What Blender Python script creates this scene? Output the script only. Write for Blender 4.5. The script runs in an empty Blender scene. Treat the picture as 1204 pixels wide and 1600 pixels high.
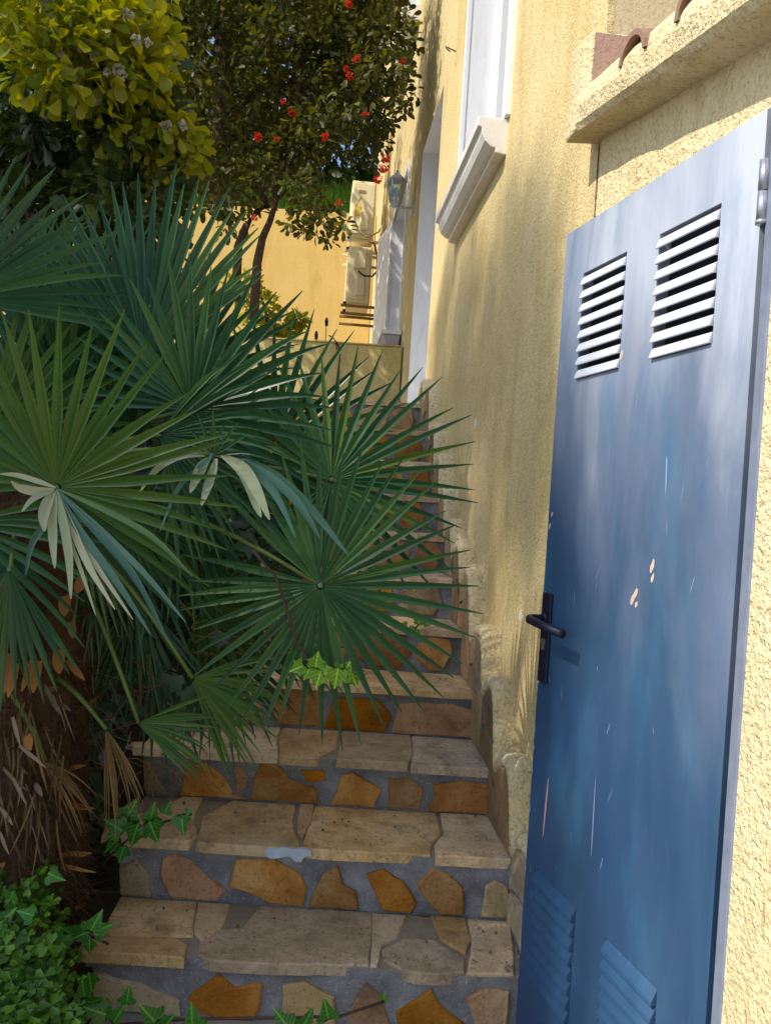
import bpy, bmesh, math, random
from mathutils import Vector, Matrix, noise as mnoise
V = Vector
C = bpy.context.scene.collection
rnd = random.Random(7)
G = 1.45                       # eye height; everything is laid out from the eye and raised by G at the end

# ------------------------------------------------------------------ camera, world, sun, exposure
ROLL, PITCH, FPX = math.radians(3.6), math.radians(0.62), 1200.0
right = V((1, 0, 0)); fwd = V((0, math.cos(PITCH), -math.sin(PITCH))); up = right.cross(fwd)
cr, sr = math.cos(ROLL), math.sin(ROLL)
cx = right * cr + up * sr
cy = -right * sr + up * cr
cam = bpy.data.cameras.new('camera'); cam.sensor_fit = 'VERTICAL'; cam.sensor_height = 36; cam.lens = 27
cam.clip_start = 0.05; cam.clip_end = 400
camo = bpy.data.objects.new('camera', cam); C.objects.link(camo)
camo.matrix_world = Matrix(((cx.x, cy.x, -fwd.x, 0), (cx.y, cy.y, -fwd.y, 0), (cx.z, cy.z, -fwd.z, 0), (0, 0, 0, 1)))
bpy.context.scene.camera = camo

SUN = V((-0.60, -0.33, 0.74)).normalized()
w = bpy.data.worlds.new('World'); bpy.context.scene.world = w; w.use_nodes = True
nt = w.node_tree; sky = nt.nodes.new('ShaderNodeTexSky'); sky.sky_type = 'NISHITA'; sky.sun_disc = False
sky.sun_elevation = math.asin(SUN.z); sky.sun_rotation = math.atan2(SUN.x, SUN.y) % (2 * math.pi)
nt.links.new(sky.outputs[0], nt.nodes['Background'].inputs[0]); nt.nodes['Background'].inputs[1].default_value = 0.15
sl = bpy.data.lights.new('sun', 'SUN'); sl.energy = 3.9; sl.angle = math.radians(0.55); sl.color = (1.0, 0.93, 0.80)
so = bpy.data.objects.new('sun', sl); C.objects.link(so); so.rotation_euler = SUN.to_track_quat('Z', 'Y').to_euler()
vs = bpy.context.scene.view_settings
vs.view_transform = 'Standard'; vs.look = 'None'; vs.gamma = 1; vs.exposure = 0.58; vs.use_curve_mapping = False
bpy.context.scene.cycles.max_bounces = 8; bpy.context.scene.cycles.transparent_max_bounces = 8

# ------------------------------------------------------------------ pixel -> world helpers (1204 x 1600 picture)
def ray(x, y):
    u = (x - 602) / FPX; v = (800 - y) / FPX
    return right * (u * cr - v * sr) + fwd + up * (u * sr + v * cr)
def at(x, y, Y):                                   # point at depth Y
    d = ray(x, y); return d * (Y / d.y)
def onz(x, y, z):                                  # point on a level plane
    d = ray(x, y); return d * (z / d.z)
def pix(p):
    a = p.dot(cx); b = p.dot(cy); c = p.dot(fwd)
    if c < .05: return None
    return 602 + FPX * a / c, 800 - FPX * b / c

# ------------------------------------------------------------------ materials
def M(name, rough=0.7, spec=0.3):
    m = bpy.data.materials.new(name); m.use_nodes = True
    t = m.node_tree; b = t.nodes['Principled BSDF']
    b.inputs['Roughness'].default_value = rough; b.inputs['Specular IOR Level'].default_value = spec
    return m, t, b
def N(t, kind, **k):
    n = t.nodes.new('ShaderNode' + kind)
    for a, v in k.items(): setattr(n, a, v)
    return n
def pos(t, scale=(1, 1, 1)):
    g = N(t, 'NewGeometry'); mp = N(t, 'Mapping'); mp.inputs['Scale'].default_value = scale
    t.links.new(g.outputs['Position'], mp.inputs[0]); return mp.outputs[0]
def nz(t, vec, scale, detail=4, rough=.55, dist=0):
    n = N(t, 'TexNoise'); n.inputs['Scale'].default_value = scale; n.inputs['Detail'].default_value = detail
    n.inputs['Roughness'].default_value = rough; n.inputs['Distortion'].default_value = dist
    t.links.new(vec, n.inputs['Vector']); return n.outputs[0]
def ramp(t, fac, *stops):
    r = N(t, 'ValToRGB'); e = r.color_ramp.elements
    while len(e) < len(stops): e.new(0.5)
    for el, (p, c) in zip(e, stops):
        el.position = p; el.color = (c if isinstance(c, tuple) else (c, c, c)) + (1,)
    t.links.new(fac, r.inputs[0]); return r.outputs[0]
def mix(t, fac, a, b, mode='MIX'):
    n = N(t, 'Mix', data_type='RGBA', blend_type=mode)
    for s, v in ((n.inputs[0], fac), (n.inputs[6], a), (n.inputs[7], b)):
        if isinstance(v, (int, float)): s.default_value = v
        elif isinstance(v, tuple): s.default_value = v + (1,)
        else: t.links.new(v, s)
    return n.outputs[2]
def bump(t, b, h, strength, dist, prev=None):
    n = N(t, 'Bump'); n.inputs['Strength'].default_value = strength; n.inputs['Distance'].default_value = dist
    t.links.new(h, n.inputs['Height'])
    if prev: t.links.new(prev, n.inputs['Normal'])
    t.links.new(n.outputs[0], b.inputs['Normal']); return n.outputs[0]
def col(t, b, c):
    if isinstance(c, tuple): b.inputs['Base Color'].default_value = c + (1,)
    else: t.links.new(c, b.inputs['Base Color'])
def randval(t):                                    # differs per loose piece and per object
    g = N(t, 'NewGeometry'); o = N(t, 'ObjectInfo'); a = N(t, 'Math', operation='ADD'); f = N(t, 'Math', operation='FRACT')
    t.links.new(g.outputs['Random Per Island'], a.inputs[0]); t.links.new(o.outputs['Random'], a.inputs[1])
    t.links.new(a.outputs[0], f.inputs[0]); return f.outputs[0]

def stucco(name, c1, c2, stain, grain=1.0, dist=.004, scale=150):
    m, t, b = M(name, .9, .15); p = pos(t)
    big = nz(t, p, 2.2, 5, .6); base = mix(t, ramp(t, big, (.35, 0.), (.65, 1.)), c1, c2)
    streak = nz(t, pos(t, (2.6, 2.6, .5)), 2.2, 6, .65, .6)
    base = mix(t, ramp(t, streak, (.50, 0.), (.78, .7)), base, stain)
    base = mix(t, ramp(t, nz(t, p, 26, 5, .7), (.48, 0.), (.72, .42)), base, stain)
    fleck = nz(t, p, scale * .8, 2); base = mix(t, ramp(t, fleck, (.33, .45), (.47, 0.)), base, tuple(x * .55 for x in stain))
    col(t, b, base)
    n1 = bump(t, b, nz(t, p, scale * .45, 3, .6), .75 * grain, dist * 1.6)
    bump(t, b, nz(t, p, scale, 3, .6), .8 * grain, dist, n1)
    return m
m_facade = stucco('facade_stucco', (.63, .495, .235), (.70, .57, .31), (.43, .315, .12), 1.1)
m_lean = stucco('rough_stucco', (.72, .60, .35), (.76, .64, .40), (.50, .37, .17), 1.3, .006, 120)
m_endwall = stucco('ochre_stucco', (.66, .46, .15), (.70, .50, .19), (.52, .34, .09), .4)
m_lowwall = stucco('garden_wall_stucco', (.55, .45, .18), (.60, .50, .23), (.30, .21, .10), .6)
m_sidewall = stucco('side_wall_stucco', (.56, .45, .27), (.58, .47, .29), (.5, .4, .24), .4)
m_pink = stucco('pink_mortar', (.40, .25, .19), (.44, .28, .21), (.34, .22, .16), .4)
m_crest = stucco('skirting_mortar', (.76, .65, .40), (.70, .58, .33), (.42, .32, .17), 1.3, .007, 90)  # sunlight put into the colour: paler than the facade so crests stand out

def white(name, c=(.78, .78, .80), d=(.62, .60, .58), rough=.5):
    m, t, b = M(name, rough, .3); p = pos(t)
    col(t, b, mix(t, ramp(t, nz(t, pos(t, (4, 4, 1)), 5, 6, .65), (.52, 0.), (.75, .6)), c, d))
    bump(t, b, nz(t, p, 60, 3), .25, .002); return m
m_white = white('white_paint')
m_sill = white('sill_plaster', (.74, .71, .66), (.50, .44, .36), .6)
m_shut = white('shutter_paint', (.80, .77, .72), (.66, .60, .5))
m_ac = white('casing_enamel', (.84, .73, .46), (.60, .46, .24), .45)

def plain(name, c, rough=.5, metal=0., var=.25, scale=30, bmp=.15, bd=.002):
    m, t, b = M(name, rough); p = pos(t); b.inputs['Metallic'].default_value = metal
    col(t, b, mix(t, nz(t, p, scale, 5, .6), tuple(x * (1 - var) for x in c), tuple(min(1, x * (1 + var)) for x in c)))
    if bmp: bump(t, b, nz(t, p, scale * 2.5, 3), bmp, bd)
    return m
m_black = plain('black_plastic', (.02, .02, .022), .45)
m_rust = plain('rusty_steel', (.30, .16, .055), .8, .2, .5)
m_pipe = plain('painted_pipe', (.50, .38, .16), .6)
m_handle = plain('handle_lacquer', (.012, .014, .035), .42, .3, .3, 60, .1)
m_lantern = plain('lantern_metal', (.48, .53, .58), .45, .3)
m_inside = plain('dark_interior', (.03, .03, .035), .9)
m_keyhole = plain('lock_metal', (.5, .5, .5), .35, .9)
m_label = plain('casing_label', (.30, .22, .14), .5)
m_yellab = plain('yellow_label', (.75, .55, .05), .5)
m_hinge = plain('hinge_steel', (.40, .42, .50), .35, .7, .3, 50)
m_tile = plain('terracotta', (.27, .165, .115), .85, 0, .45, 40, .5, .004)
m_pot = plain('sill_trough', (.42, .40, .46), .6)

def glass():
    m, t, b = M('window_glass', .06, .6); col(t, b, (.03, .04, .05)); return m
m_glass = glass()
def lampglass():
    m, t, b = M('lamp_glass', .12, .5); col(t, b, (.55, .68, .72)); b.inputs['Transmission Weight'].default_value = .75; return m
m_lampglass = lampglass()

def door_paint():
    m, t, b = M('blue_door_paint', .42, .5)
    g = N(t, 'TexCoord'); mp = N(t, 'Mapping'); t.links.new(g.outputs['Object'], mp.inputs[0]); p = mp.outputs[0]
    sep = N(t, 'SeparateXYZ'); t.links.new(p, sep.inputs[0])
    mp2 = N(t, 'Mapping'); mp2.inputs['Scale'].default_value = (1.6, 1, .5); t.links.new(p, mp2.inputs[0])
    cloud = nz(t, mp2.outputs[0], 2.0, 6, .58, .6)
    # sky sheen painted into the colour, paler upwards and towards the hinge
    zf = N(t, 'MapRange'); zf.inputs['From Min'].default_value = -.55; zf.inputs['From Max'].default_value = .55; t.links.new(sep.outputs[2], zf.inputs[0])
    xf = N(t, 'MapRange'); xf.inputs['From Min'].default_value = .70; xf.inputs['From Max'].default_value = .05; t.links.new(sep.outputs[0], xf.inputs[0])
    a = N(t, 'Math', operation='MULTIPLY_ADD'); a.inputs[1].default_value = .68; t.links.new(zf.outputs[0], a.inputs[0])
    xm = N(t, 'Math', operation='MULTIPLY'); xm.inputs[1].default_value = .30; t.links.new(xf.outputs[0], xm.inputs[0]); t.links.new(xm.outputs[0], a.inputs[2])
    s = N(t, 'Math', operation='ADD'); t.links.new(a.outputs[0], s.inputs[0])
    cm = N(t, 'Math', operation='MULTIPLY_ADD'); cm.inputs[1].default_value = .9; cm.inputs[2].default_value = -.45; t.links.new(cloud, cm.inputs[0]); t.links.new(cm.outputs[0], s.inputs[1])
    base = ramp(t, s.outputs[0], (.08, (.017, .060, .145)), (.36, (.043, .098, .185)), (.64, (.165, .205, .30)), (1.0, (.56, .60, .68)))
    teal = nz(t, mp2.outputs[0], 4.5, 5, .6)
    base = mix(t, ramp(t, teal, (.5, 0.), (.72, .5)), base, (.045, .17, .30))
    mp3 = N(t, 'Mapping'); mp3.inputs['Scale'].default_value = (60, 1, 1.2); t.links.new(p, mp3.inputs[0])
    brush = nz(t, mp3.outputs[0], 6, 4, .6)
    base = mix(t, ramp(t, brush, (.30, .10), (.60, 0.)), base, (.03, .07, .2))
    base = mix(t, ramp(t, brush, (.60, 0.), (.78, .10)), base, (.5, .55, .68))
    fine = nz(t, p, 55, 4, .6)
    mp4 = N(t, 'Mapping'); mp4.inputs['Scale'].default_value = (30, 1, 9); mp4.inputs['Rotation'].default_value = (0, .35, 0); t.links.new(p, mp4.inputs[0])
    scr = nz(t, mp4.outputs[0], 1.6, 3, .5)
    base = mix(t, ramp(t, scr, (.735, 0.), (.78, .28)), base, (.50, .58, .70))
    col(t, b, base)
    t.links.new(ramp(t, cloud, (.3, .34), (.7, .52)), b.inputs['Roughness'])
    b.inputs['Metallic'].default_value = .18
    n1 = bump(t, b, brush, .10, .002); bump(t, b, nz(t, p, 3.2, 2), .5, .014, n1)
    return m
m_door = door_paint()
m_slat = plain('sunlit_slat_paint', (.56, .59, .67), .45, .1, .12, 40, .1)  # lighter copy of the door paint, sun on the upper slats put into the colour
m_frame = plain('door_frame_paint', (.20, .23, .31), .5, .15, .35, 25)
m_chip = plain('bare_primer', (.52, .42, .32), .8, 0, .3, 80)
m_scr = plain('scratched_metal', (.24, .32, .46), .5, 0, .3, 80)
m_pinkscr = plain('scratched_primer', (.50, .28, .20), .7, 0, .3, 80)

def stone(name, c1, c2, c3, speck=.0):
    m, t, b = M(name, .82, .25); p = pos(t); o = N(t, 'ObjectInfo')
    ad = N(t, 'VectorMath', operation='ADD'); cb = N(t, 'CombineXYZ')
    mu = N(t, 'Math', operation='MULTIPLY'); mu.inputs[1].default_value = 37.; t.links.new(o.outputs['Random'], mu.inputs[0])
    t.links.new(mu.outputs[0], cb.inputs[0]); t.links.new(mu.outputs[0], cb.inputs[2]); t.links.new(p, ad.inputs[0]); t.links.new(cb.outputs[0], ad.inputs[1]); p = ad.outputs[0]
    a = nz(t, p, 7, 7, .65, .5)
    base = ramp(t, a, (.28, c1), (.5, c2), (.72, c3))
    hs = N(t, 'HueSaturation'); t.links.new(base, hs.inputs['Color'])
    r1 = N(t, 'MapRange'); r1.inputs['To Min'].default_value = .70; r1.inputs['To Max'].default_value = 1.25; t.links.new(o.outputs['Random'], r1.inputs[0]); t.links.new(r1.outputs[0], hs.inputs['Value'])
    r2 = N(t, 'Math', operation='MULTIPLY'); r2.inputs[1].default_value = 7.31; f2 = N(t, 'Math', operation='FRACT'); t.links.new(o.outputs['Random'], r2.inputs[0]); t.links.new(r2.outputs[0], f2.inputs[0])
    r3 = N(t, 'MapRange'); r3.inputs['To Min'].default_value = .75; r3.inputs['To Max'].default_value = 1.2; t.links.new(f2.outputs[0], r3.inputs[0]); t.links.new(r3.outputs[0], hs.inputs['Saturation'])
    base = hs.outputs[0]
    fi = nz(t, p, 70, 4, .7); base = mix(t, ramp(t, fi, (.30, .6), (.46, 0.)), base, tuple(x * .35 for x in c1))
    if speck:
        sp = nz(t, p, 75, 5, .75); base = mix(t, ramp(t, sp, (.60, 0.), (.70, speck)), base, (.02, .018, .015))
        mo = nz(t, p, 11, 5, .7); base = mix(t, ramp(t, mo, (.52, 0.), (.70, .55)), base, (.12, .105, .07))
    col(t, b, base)
    n1 = bump(t, b, nz(t, p, 16, 7, .7), .9, .018); bump(t, b, fi, .6, .004, n1); return m
m_riser = stone('ochre_riser_stone', (.22, .10, .030), (.40, .20, .065), (.52, .34, .16))
m_orange = stone('orange_riser_stone', (.24, .09, .016), (.39, .16, .032), (.46, .24, .08))
m_beige = stone('beige_riser_stone', (.24, .18, .09), (.36, .26, .13), (.42, .32, .19))
m_tread = stone('beige_tread_stone', (.36, .23, .11), (.59, .41, .22), (.70, .54, .34), .7)
m_skst = stone('skirting_stone_face', (.16, .10, .06), (.30, .20, .12), (.42, .28, .13), .3)

def mortar():
    m, t, b = M('grey_mortar', .92, .15); p = pos(t)
    base = ramp(t, nz(t, p, 9, 7, .65), (.3, (.11, .108, .115)), (.55, (.205, .205, .22)), (.75, (.31, .31, .32)))
    base = mix(t, ramp(t, nz(t, p, 5, 5, .7), (.55, 0.), (.72, .6)), base, (.16, .12, .08))
    base = mix(t, ramp(t, nz(t, p, 140, 2), (.60, 0.), (.70, .5)), base, (.42, .42, .42))
    gg = N(t, 'NewGeometry'); sx = N(t, 'SeparateXYZ'); t.links.new(gg.outputs['Normal'], sx.inputs[0])      # earth and dust lying on the level joints
    base = mix(t, ramp(t, sx.outputs[2], (.6, 0.), (.9, .8)), base, mix(t, nz(t, p, 20, 5, .7), (.20, .155, .10), (.40, .32, .22)))
    col(t, b, base); n1 = bump(t, b, nz(t, p, 30, 6, .7), .8, .012); bump(t, b, nz(t, p, 160, 3), .6, .003, n1); return m
m_mortar = mortar()
m_paintblob = plain('spilled_paint', (.40, .46, .55), .6)
m_plaster = plain('filler_patch', (.62, .62, .62), .8)
def soil():
    m, t, b = M('soil', .95, .1); p = pos(t)
    col(t, b, ramp(t, nz(t, p, 14, 7, .7), (.3, (.012, .010, .007)), (.6, (.045, .034, .02)), (.8, (.09, .07, .04))))
    bump(t, b, nz(t, p, 40, 6, .7), 1., .03); return m
m_soil = soil()
m_ground = plain('concrete_ground', (.26, .24, .21), .9, 0, .3, 8, .5, .01)

def leafmat(name, stops, under=None, rough=.4, trans=.35, spec=.45, tint=None, vein=.0):
    m, t, b = M(name, rough, spec); r = randval(t)
    c = ramp(t, r, *stops)
    p = pos(t); n = nz(t, p, 3.5, 3); c = mix(t, .35, c, mix(t, n, tuple(x * .5 for x in stops[0][1]), tuple(x * 1.2 for x in stops[-1][1])))
    if vein:
        tc = N(t, 'TexCoord'); sx = N(t, 'SeparateXYZ'); t.links.new(tc.outputs['Object'], sx.inputs[0]); ab = N(t, 'Math', operation='ABSOLUTE'); t.links.new(sx.outputs[0], ab.inputs[0])
        df = N(t, 'Math', operation='MULTIPLY_ADD'); df.inputs[1].default_value = -.75; t.links.new(ab.outputs[0], df.inputs[0]); t.links.new(sx.outputs[1], df.inputs[2])
        sc = N(t, 'Math', operation='MULTIPLY'); sc.inputs[1].default_value = 62.; t.links.new(df.outputs[0], sc.inputs[0]); fr = N(t, 'Math', operation='FRACT'); t.links.new(sc.outputs[0], fr.inputs[0])
        pp = N(t, 'Math', operation='PINGPONG'); pp.inputs[1].default_value = .5; t.links.new(fr.outputs[0], pp.inputs[0])
        lines = ramp(t, pp.outputs[0], (.0, .55), (.12, 0.)); mid = ramp(t, ab.outputs[0], (.0, .9), (.0022, 0.)); mott = nz(t, tc.outputs['Object'], 60, 4, .6)
        c = mix(t, ramp(t, mott, (.35, .45), (.6, 0.)), c, tuple(x * .45 for x in stops[0][1])); c = mix(t, lines, c, tuple(min(1, x * 1.9 + .015) for x in stops[-1][1])); c = mix(t, mid, c, tuple(min(1, x * 2.2 + .02) for x in stops[-1][1]))
    if under:
        g = N(t, 'NewGeometry'); c = mix(t, g.outputs['Backfacing'], c, under)
    col(t, b, c); bump(t, b, nz(t, p, 220, 2), .12, .001)
    tr = N(t, 'BsdfTranslucent'); ms = N(t, 'MixShader'); ms.inputs[0].default_value = trans
    hs = N(t, 'HueSaturation'); hs.inputs['Value'].default_value = 1.7; hs.inputs['Saturation'].default_value = 1.15; t.links.new(c, hs.inputs['Color'])
    if tint: hs.inputs['Hue'].default_value = tint
    t.links.new(hs.outputs[0], tr.inputs[0]); t.links.new(b.outputs[0], ms.inputs[1]); t.links.new(tr.outputs[0], ms.inputs[2])
    t.links.new(ms.outputs[0], t.nodes['Material Output'].inputs[0]); return m
m_palm = leafmat('palm_green', ((0., (.007, .046, .022)), (.5, (.014, .074, .034)), (.85, (.034, .11, .036)), (1., (.08, .16, .035))), (.035, .11, .06), .36, .22, .5)
m_palmolive = leafmat('palm_olive', ((0., (.030, .085, .018)), (.5, (.05, .12, .022)), (1., (.085, .15, .03))), (.08, .14, .05), .42, .25, .3)
m_palmpale = leafmat('palm_pale_underside', ((0., (.25, .31, .17)), (.5, (.36, .40, .25)), (1., (.46, .47, .32))), None, .6, .15, .2)
m_palmblue = leafmat('palm_blue_grey', ((0., (.03, .10, .075)), (.5, (.06, .15, .11)), (1., (.11, .21, .16))), (.4, .44, .34), .45, .2, .3)
m_palmtip = leafmat('palm_browned', ((0., (.10, .10, .03)), (.5, (.17, .13, .04)), (1., (.26, .19, .08))), None, .6, .2, .2)
m_petiole = plain('petiole_green', (.09, .14, .03), .5, 0, .3, 20)
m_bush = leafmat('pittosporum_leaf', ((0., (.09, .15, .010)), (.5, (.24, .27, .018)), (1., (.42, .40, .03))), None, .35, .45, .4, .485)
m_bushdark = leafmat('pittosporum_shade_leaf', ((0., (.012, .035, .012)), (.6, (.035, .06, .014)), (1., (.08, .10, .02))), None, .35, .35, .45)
m_tree = leafmat('tree_leaf', ((0., (.008, .020, .007)), (.55, (.022, .036, .009)), (.85, (.06, .065, .012)), (1., (.16, .15, .02))), None, .5, .35, .22)
m_treelow = leafmat('tree_low_leaf', ((0., (.022, .034, .008)), (.6, (.055, .06, .012)), (1., (.14, .13, .02))), None, .5, .35, .25)
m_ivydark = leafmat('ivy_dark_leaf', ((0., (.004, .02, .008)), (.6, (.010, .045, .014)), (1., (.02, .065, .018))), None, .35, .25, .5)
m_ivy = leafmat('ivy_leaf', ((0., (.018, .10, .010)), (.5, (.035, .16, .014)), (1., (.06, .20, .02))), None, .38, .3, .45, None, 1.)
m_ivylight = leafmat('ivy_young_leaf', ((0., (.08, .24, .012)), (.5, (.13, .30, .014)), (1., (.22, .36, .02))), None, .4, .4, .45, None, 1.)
m_clover = leafmat('clover_leaf', ((0., (.010, .045, .005)), (.5, (.040, .135, .008)), (1., (.13, .28, .013))), None, .5, .35)
m_grass = leafmat('bank_grass', ((0., (.03, .10, .008)), (.5, (.055, .14, .010)), (1., (.10, .19, .015))), None, .6, .4)
m_yshrub = leafmat('yellow_shrub_leaf', ((0., (.10, .15, .01)), (.5, (.22, .24, .015)), (1., (.40, .36, .02))), None, .4, .45)
m_red = leafmat('red_petal', ((0., (.30, .006, .006)), (.5, (.42, .012, .010)), (1., (.52, .05, .02))), None, .5, .35, .3)
m_greyfl = leafmat('grey_blossom', ((0., (.34, .30, .24)), (1., (.55, .52, .46))), None, .7, .2, .2)
m_bark = plain('tree_bark', (.075, .045, .025), .9, 0, .45, 30, .8, .01)
m_fibre = plain('palm_fibre', (.065, .034, .014), .95, 0, .6, 40, .9, .012)
m_boot = leafmat('dry_leaf_base', ((0., (.20, .07, .012)), (.5, (.34, .14, .02)), (1., (.38, .22, .08))), None, .7, .1, .2)
m_drygrey = leafmat('dry_grey_leaf', ((0., (.07, .05, .028)), (.5, (.13, .095, .055)), (1., (.24, .18, .11))), None, .8, .1, .2)
m_drytan = leafmat('dry_tan_leaf', ((0., (.09, .05, .016)), (.5, (.15, .09, .03)), (1., (.24, .155, .065))), None, .7, .2, .2)
m_vine = plain('vine_stem', (.06, .03, .022), .8)

# ------------------------------------------------------------------ object helpers
def tag(o, label=None, cat=None, group=None, kind=None):
    for k, v in (('label', label), ('category', cat), ('group', group), ('kind', kind)):
        if v: o[k] = v
    return o
def thing(name, label, cat, loc, group=None):
    o = bpy.data.objects.new(name, None); o.empty_display_size = .1; C.objects.link(o); o.location = loc
    return tag(o, label, cat, group)
def base_of(o):
    p = V((0, 0, 0))
    while o is not None: p += o.location; o = o.parent
    return p
class MB:
    def __init__(s): s.v = []; s.f = []
    def add(s, vs, fs):
        k = len(s.v); s.v += [V(q) for q in vs]; s.f += [tuple(i + k for i in f) for f in fs]
    def quad(s, a, b, c, d): s.add((a, b, c, d), ((0, 1, 2, 3),))
    def hexa(s, p):                                # p: 8 corners, lower ring then upper ring
        s.add(p, ((3, 2, 1, 0), (4, 5, 6, 7), (0, 1, 5, 4), (1, 2, 6, 5), (2, 3, 7, 6), (3, 0, 4, 7)))
    def box(s, F, x0, x1, y0, y1, z0, z1):         # F maps local coordinates to the world
        s.hexa([F(x, y, z) for z in (z0, z1) for x, y in ((x0, y0), (x1, y0), (x1, y1), (x0, y1))])
    def prism(s, pts, d, cham=0.0, dome=0.0):                # polygon pushed along -d, its face chamfered
        n = len(pts); c = sum(pts, V()) / n; dn = d.normalized()
        top = [p + (c - p).normalized() * cham for p in pts] if cham else list(pts)
        rings = [top] + ([[p - dn * cham * .8 for p in pts]] if cham else []) + [[p - d for p in pts]]
        k = len(s.v)
        for r in rings: s.v += r
        if dome: s.v.append(c + dn * dome)
        else: s.f.append(tuple(k + i for i in range(n)))
        ci = len(s.v) - 1
        for i in range(n):
            j = (i + 1) % n
            if dome: s.f.append((k + i, k + j, ci))
            for q in range(len(rings) - 1): s.f.append((k + q * n + j, k + q * n + i, k + (q + 1) * n + i, k + (q + 1) * n + j))
    def tube(s, pts, radii, n=8, caps=True):
        if isinstance(radii, (int, float)): radii = [radii] * len(pts)
        k = len(s.v); m = len(pts)
        for i, p in enumerate(pts):
            d = (pts[min(i + 1, m - 1)] - pts[max(i - 1, 0)]).normalized()
            a = d.cross(V((0, 0, 1)) if abs(d.z) < .9 else V((1, 0, 0))).normalized(); b = d.cross(a)
            for q in range(n):
                th = 2 * math.pi * q / n; s.v.append(p + (a * math.cos(th) + b * math.sin(th)) * radii[i])
        for i in range(m - 1):
            for q in range(n):
                r = (q + 1) % n; s.f.append((k + i * n + q, k + i * n + r, k + (i + 1) * n + r, k + (i + 1) * n + q))
        if caps: s.f.append(tuple(k + q for q in range(n))[::-1]); s.f.append(tuple(k + (m - 1) * n + q for q in range(n)))
    def build(s, name, m, parent=None, smooth=False, fix=True, bev=0):
        b = base_of(parent)
        me = bpy.data.meshes.new(name); me.from_pydata([q - b for q in s.v], [], s.f)
        if fix:
            bm = bmesh.new(); bm.from_mesh(me); bmesh.ops.recalc_face_normals(bm, faces=bm.faces); bm.to_mesh(me); bm.free()
        if smooth: me.polygons.foreach_set('use_smooth', [True] * len(me.polygons))
        me.materials.append(m); o = bpy.data.objects.new(name, me); C.objects.link(o); o.parent = parent
        if bev:
            mo = o.modifiers.new('bevel', 'BEVEL'); mo.width = bev; mo.segments = 2; mo.limit_method = 'ANGLE'
        return o
def inst(name, me, m4, parent, mats=None):
    o = bpy.data.objects.new(name, me); C.objects.link(o); o.parent = parent
    m4 = m4.copy(); m4.translation = m4.translation - base_of(parent); o.matrix_local = m4; return o
def W(x, y, z): return V((x, y, z))
def n3(p, s): return mnoise.noise(V(p) * s)

# ------------------------------------------------------------------ facade frame: Y depth, t into the house, z up
D, SL = .755, .0933
FT = V((1, SL, 0)).normalized()
def P(Y, t, z): return V((D - SL * Y, Y, z)) + FT * t
def facade_wall(mb, y0, y1, z0, z1, holes, t=0., flip=False):
    ys = sorted({y0, y1, *[h[0] for h in holes], *[h[1] for h in holes]}); zs = sorted({z0, z1, *[h[2] for h in holes], *[h[3] for h in holes]})
    ys = [y for y in ys if y0 <= y <= y1]; zs = [z for z in zs if z0 <= z <= z1]
    for a, b in zip(ys, ys[1:]):
        for c, d in zip(zs, zs[1:]):
            if any(h[0] < (a + b) / 2 < h[1] and h[2] < (c + d) / 2 < h[3] for h in holes): continue
            mb.quad(P(a, t, c), P(b, t, c), P(b, t, d), P(a, t, d))
def reveal(mb, h, d, bottom=True):
    y0, y1, z0, z1 = h
    mb.quad(P(y0, 0, z0), P(y0, d, z0), P(y0, d, z1), P(y0, 0, z1)); mb.quad(P(y1, 0, z0), P(y1, d, z0), P(y1, d, z1), P(y1, 0, z1))
    mb.quad(P(y0, 0, z1), P(y1, 0, z1), P(y1, d, z1), P(y0, d, z1))
    if bottom: mb.quad(P(y0, 0, z0), P(y1, 0, z0), P(y1, d, z0), P(y0, d, z0))

# ================================================================== SETTING
YK = [2.11, 2.40, 2.74, 3.07, 3.36, 3.66, 3.95, 4.25, 4.55, 4.87, 5.20]     # fronts of treads 1..11
ZK = [-1.28, -1.09, -.918, -.728, -.53, -.339, -.145, .055, .26, .47, .69]
SK = .070                                                                    # skirting thickness
def stair_z(Y):
    z = -1.45
    for y, q in zip(YK, ZK):
        if Y >= y: z = q
    return z
def ramp_z(Y): return max(-1.45, min(.69, -1.32 + (Y - 1.95) * .625))
def xleft(Y): return -.75 - .13 * (Y - 2.06)
def xright(Y): return D - SK - SL * Y + .012

g = MB(); g.quad(V((-60, -40, -1.45)), V((60, -40, -1.45)), V((60, 90, -1.45)), V((-60, 90, -1.45)))
tag(g.build('ground', m_ground), kind='structure')
bed = MB(); nx, ny = 30, 60
for j in range(ny + 1):
    for i in range(nx + 1):
        Y = .6 + 11.5 * j / ny; X = xleft(max(Y, 2.0)) + .06 - 7.0 * (i / nx) ** 1.6
        z = max(ramp_z(Y) - .16 + .10 * min(1, (i / nx) * 6), -1.38) + .06 * n3((X, Y, 0), 2.3) + .04 * n3((X, Y, 3), 7)
        bed.v.append(V((X, Y, min(z, .66) if i else z - .25)))
for j in range(ny):
    for i in range(nx): k = j * (nx + 1) + i; bed.f.append((k, k + 1, k + nx + 2, k + nx + 1))
tag(bed.build('planting_bed', m_soil, smooth=True), kind='structure')
la = MB(); la.box(W, -6, D - SL * 7 + .3, 5.22, 13.5, .2, .685); tag(la.build('landing', m_ground), kind='structure')

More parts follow.
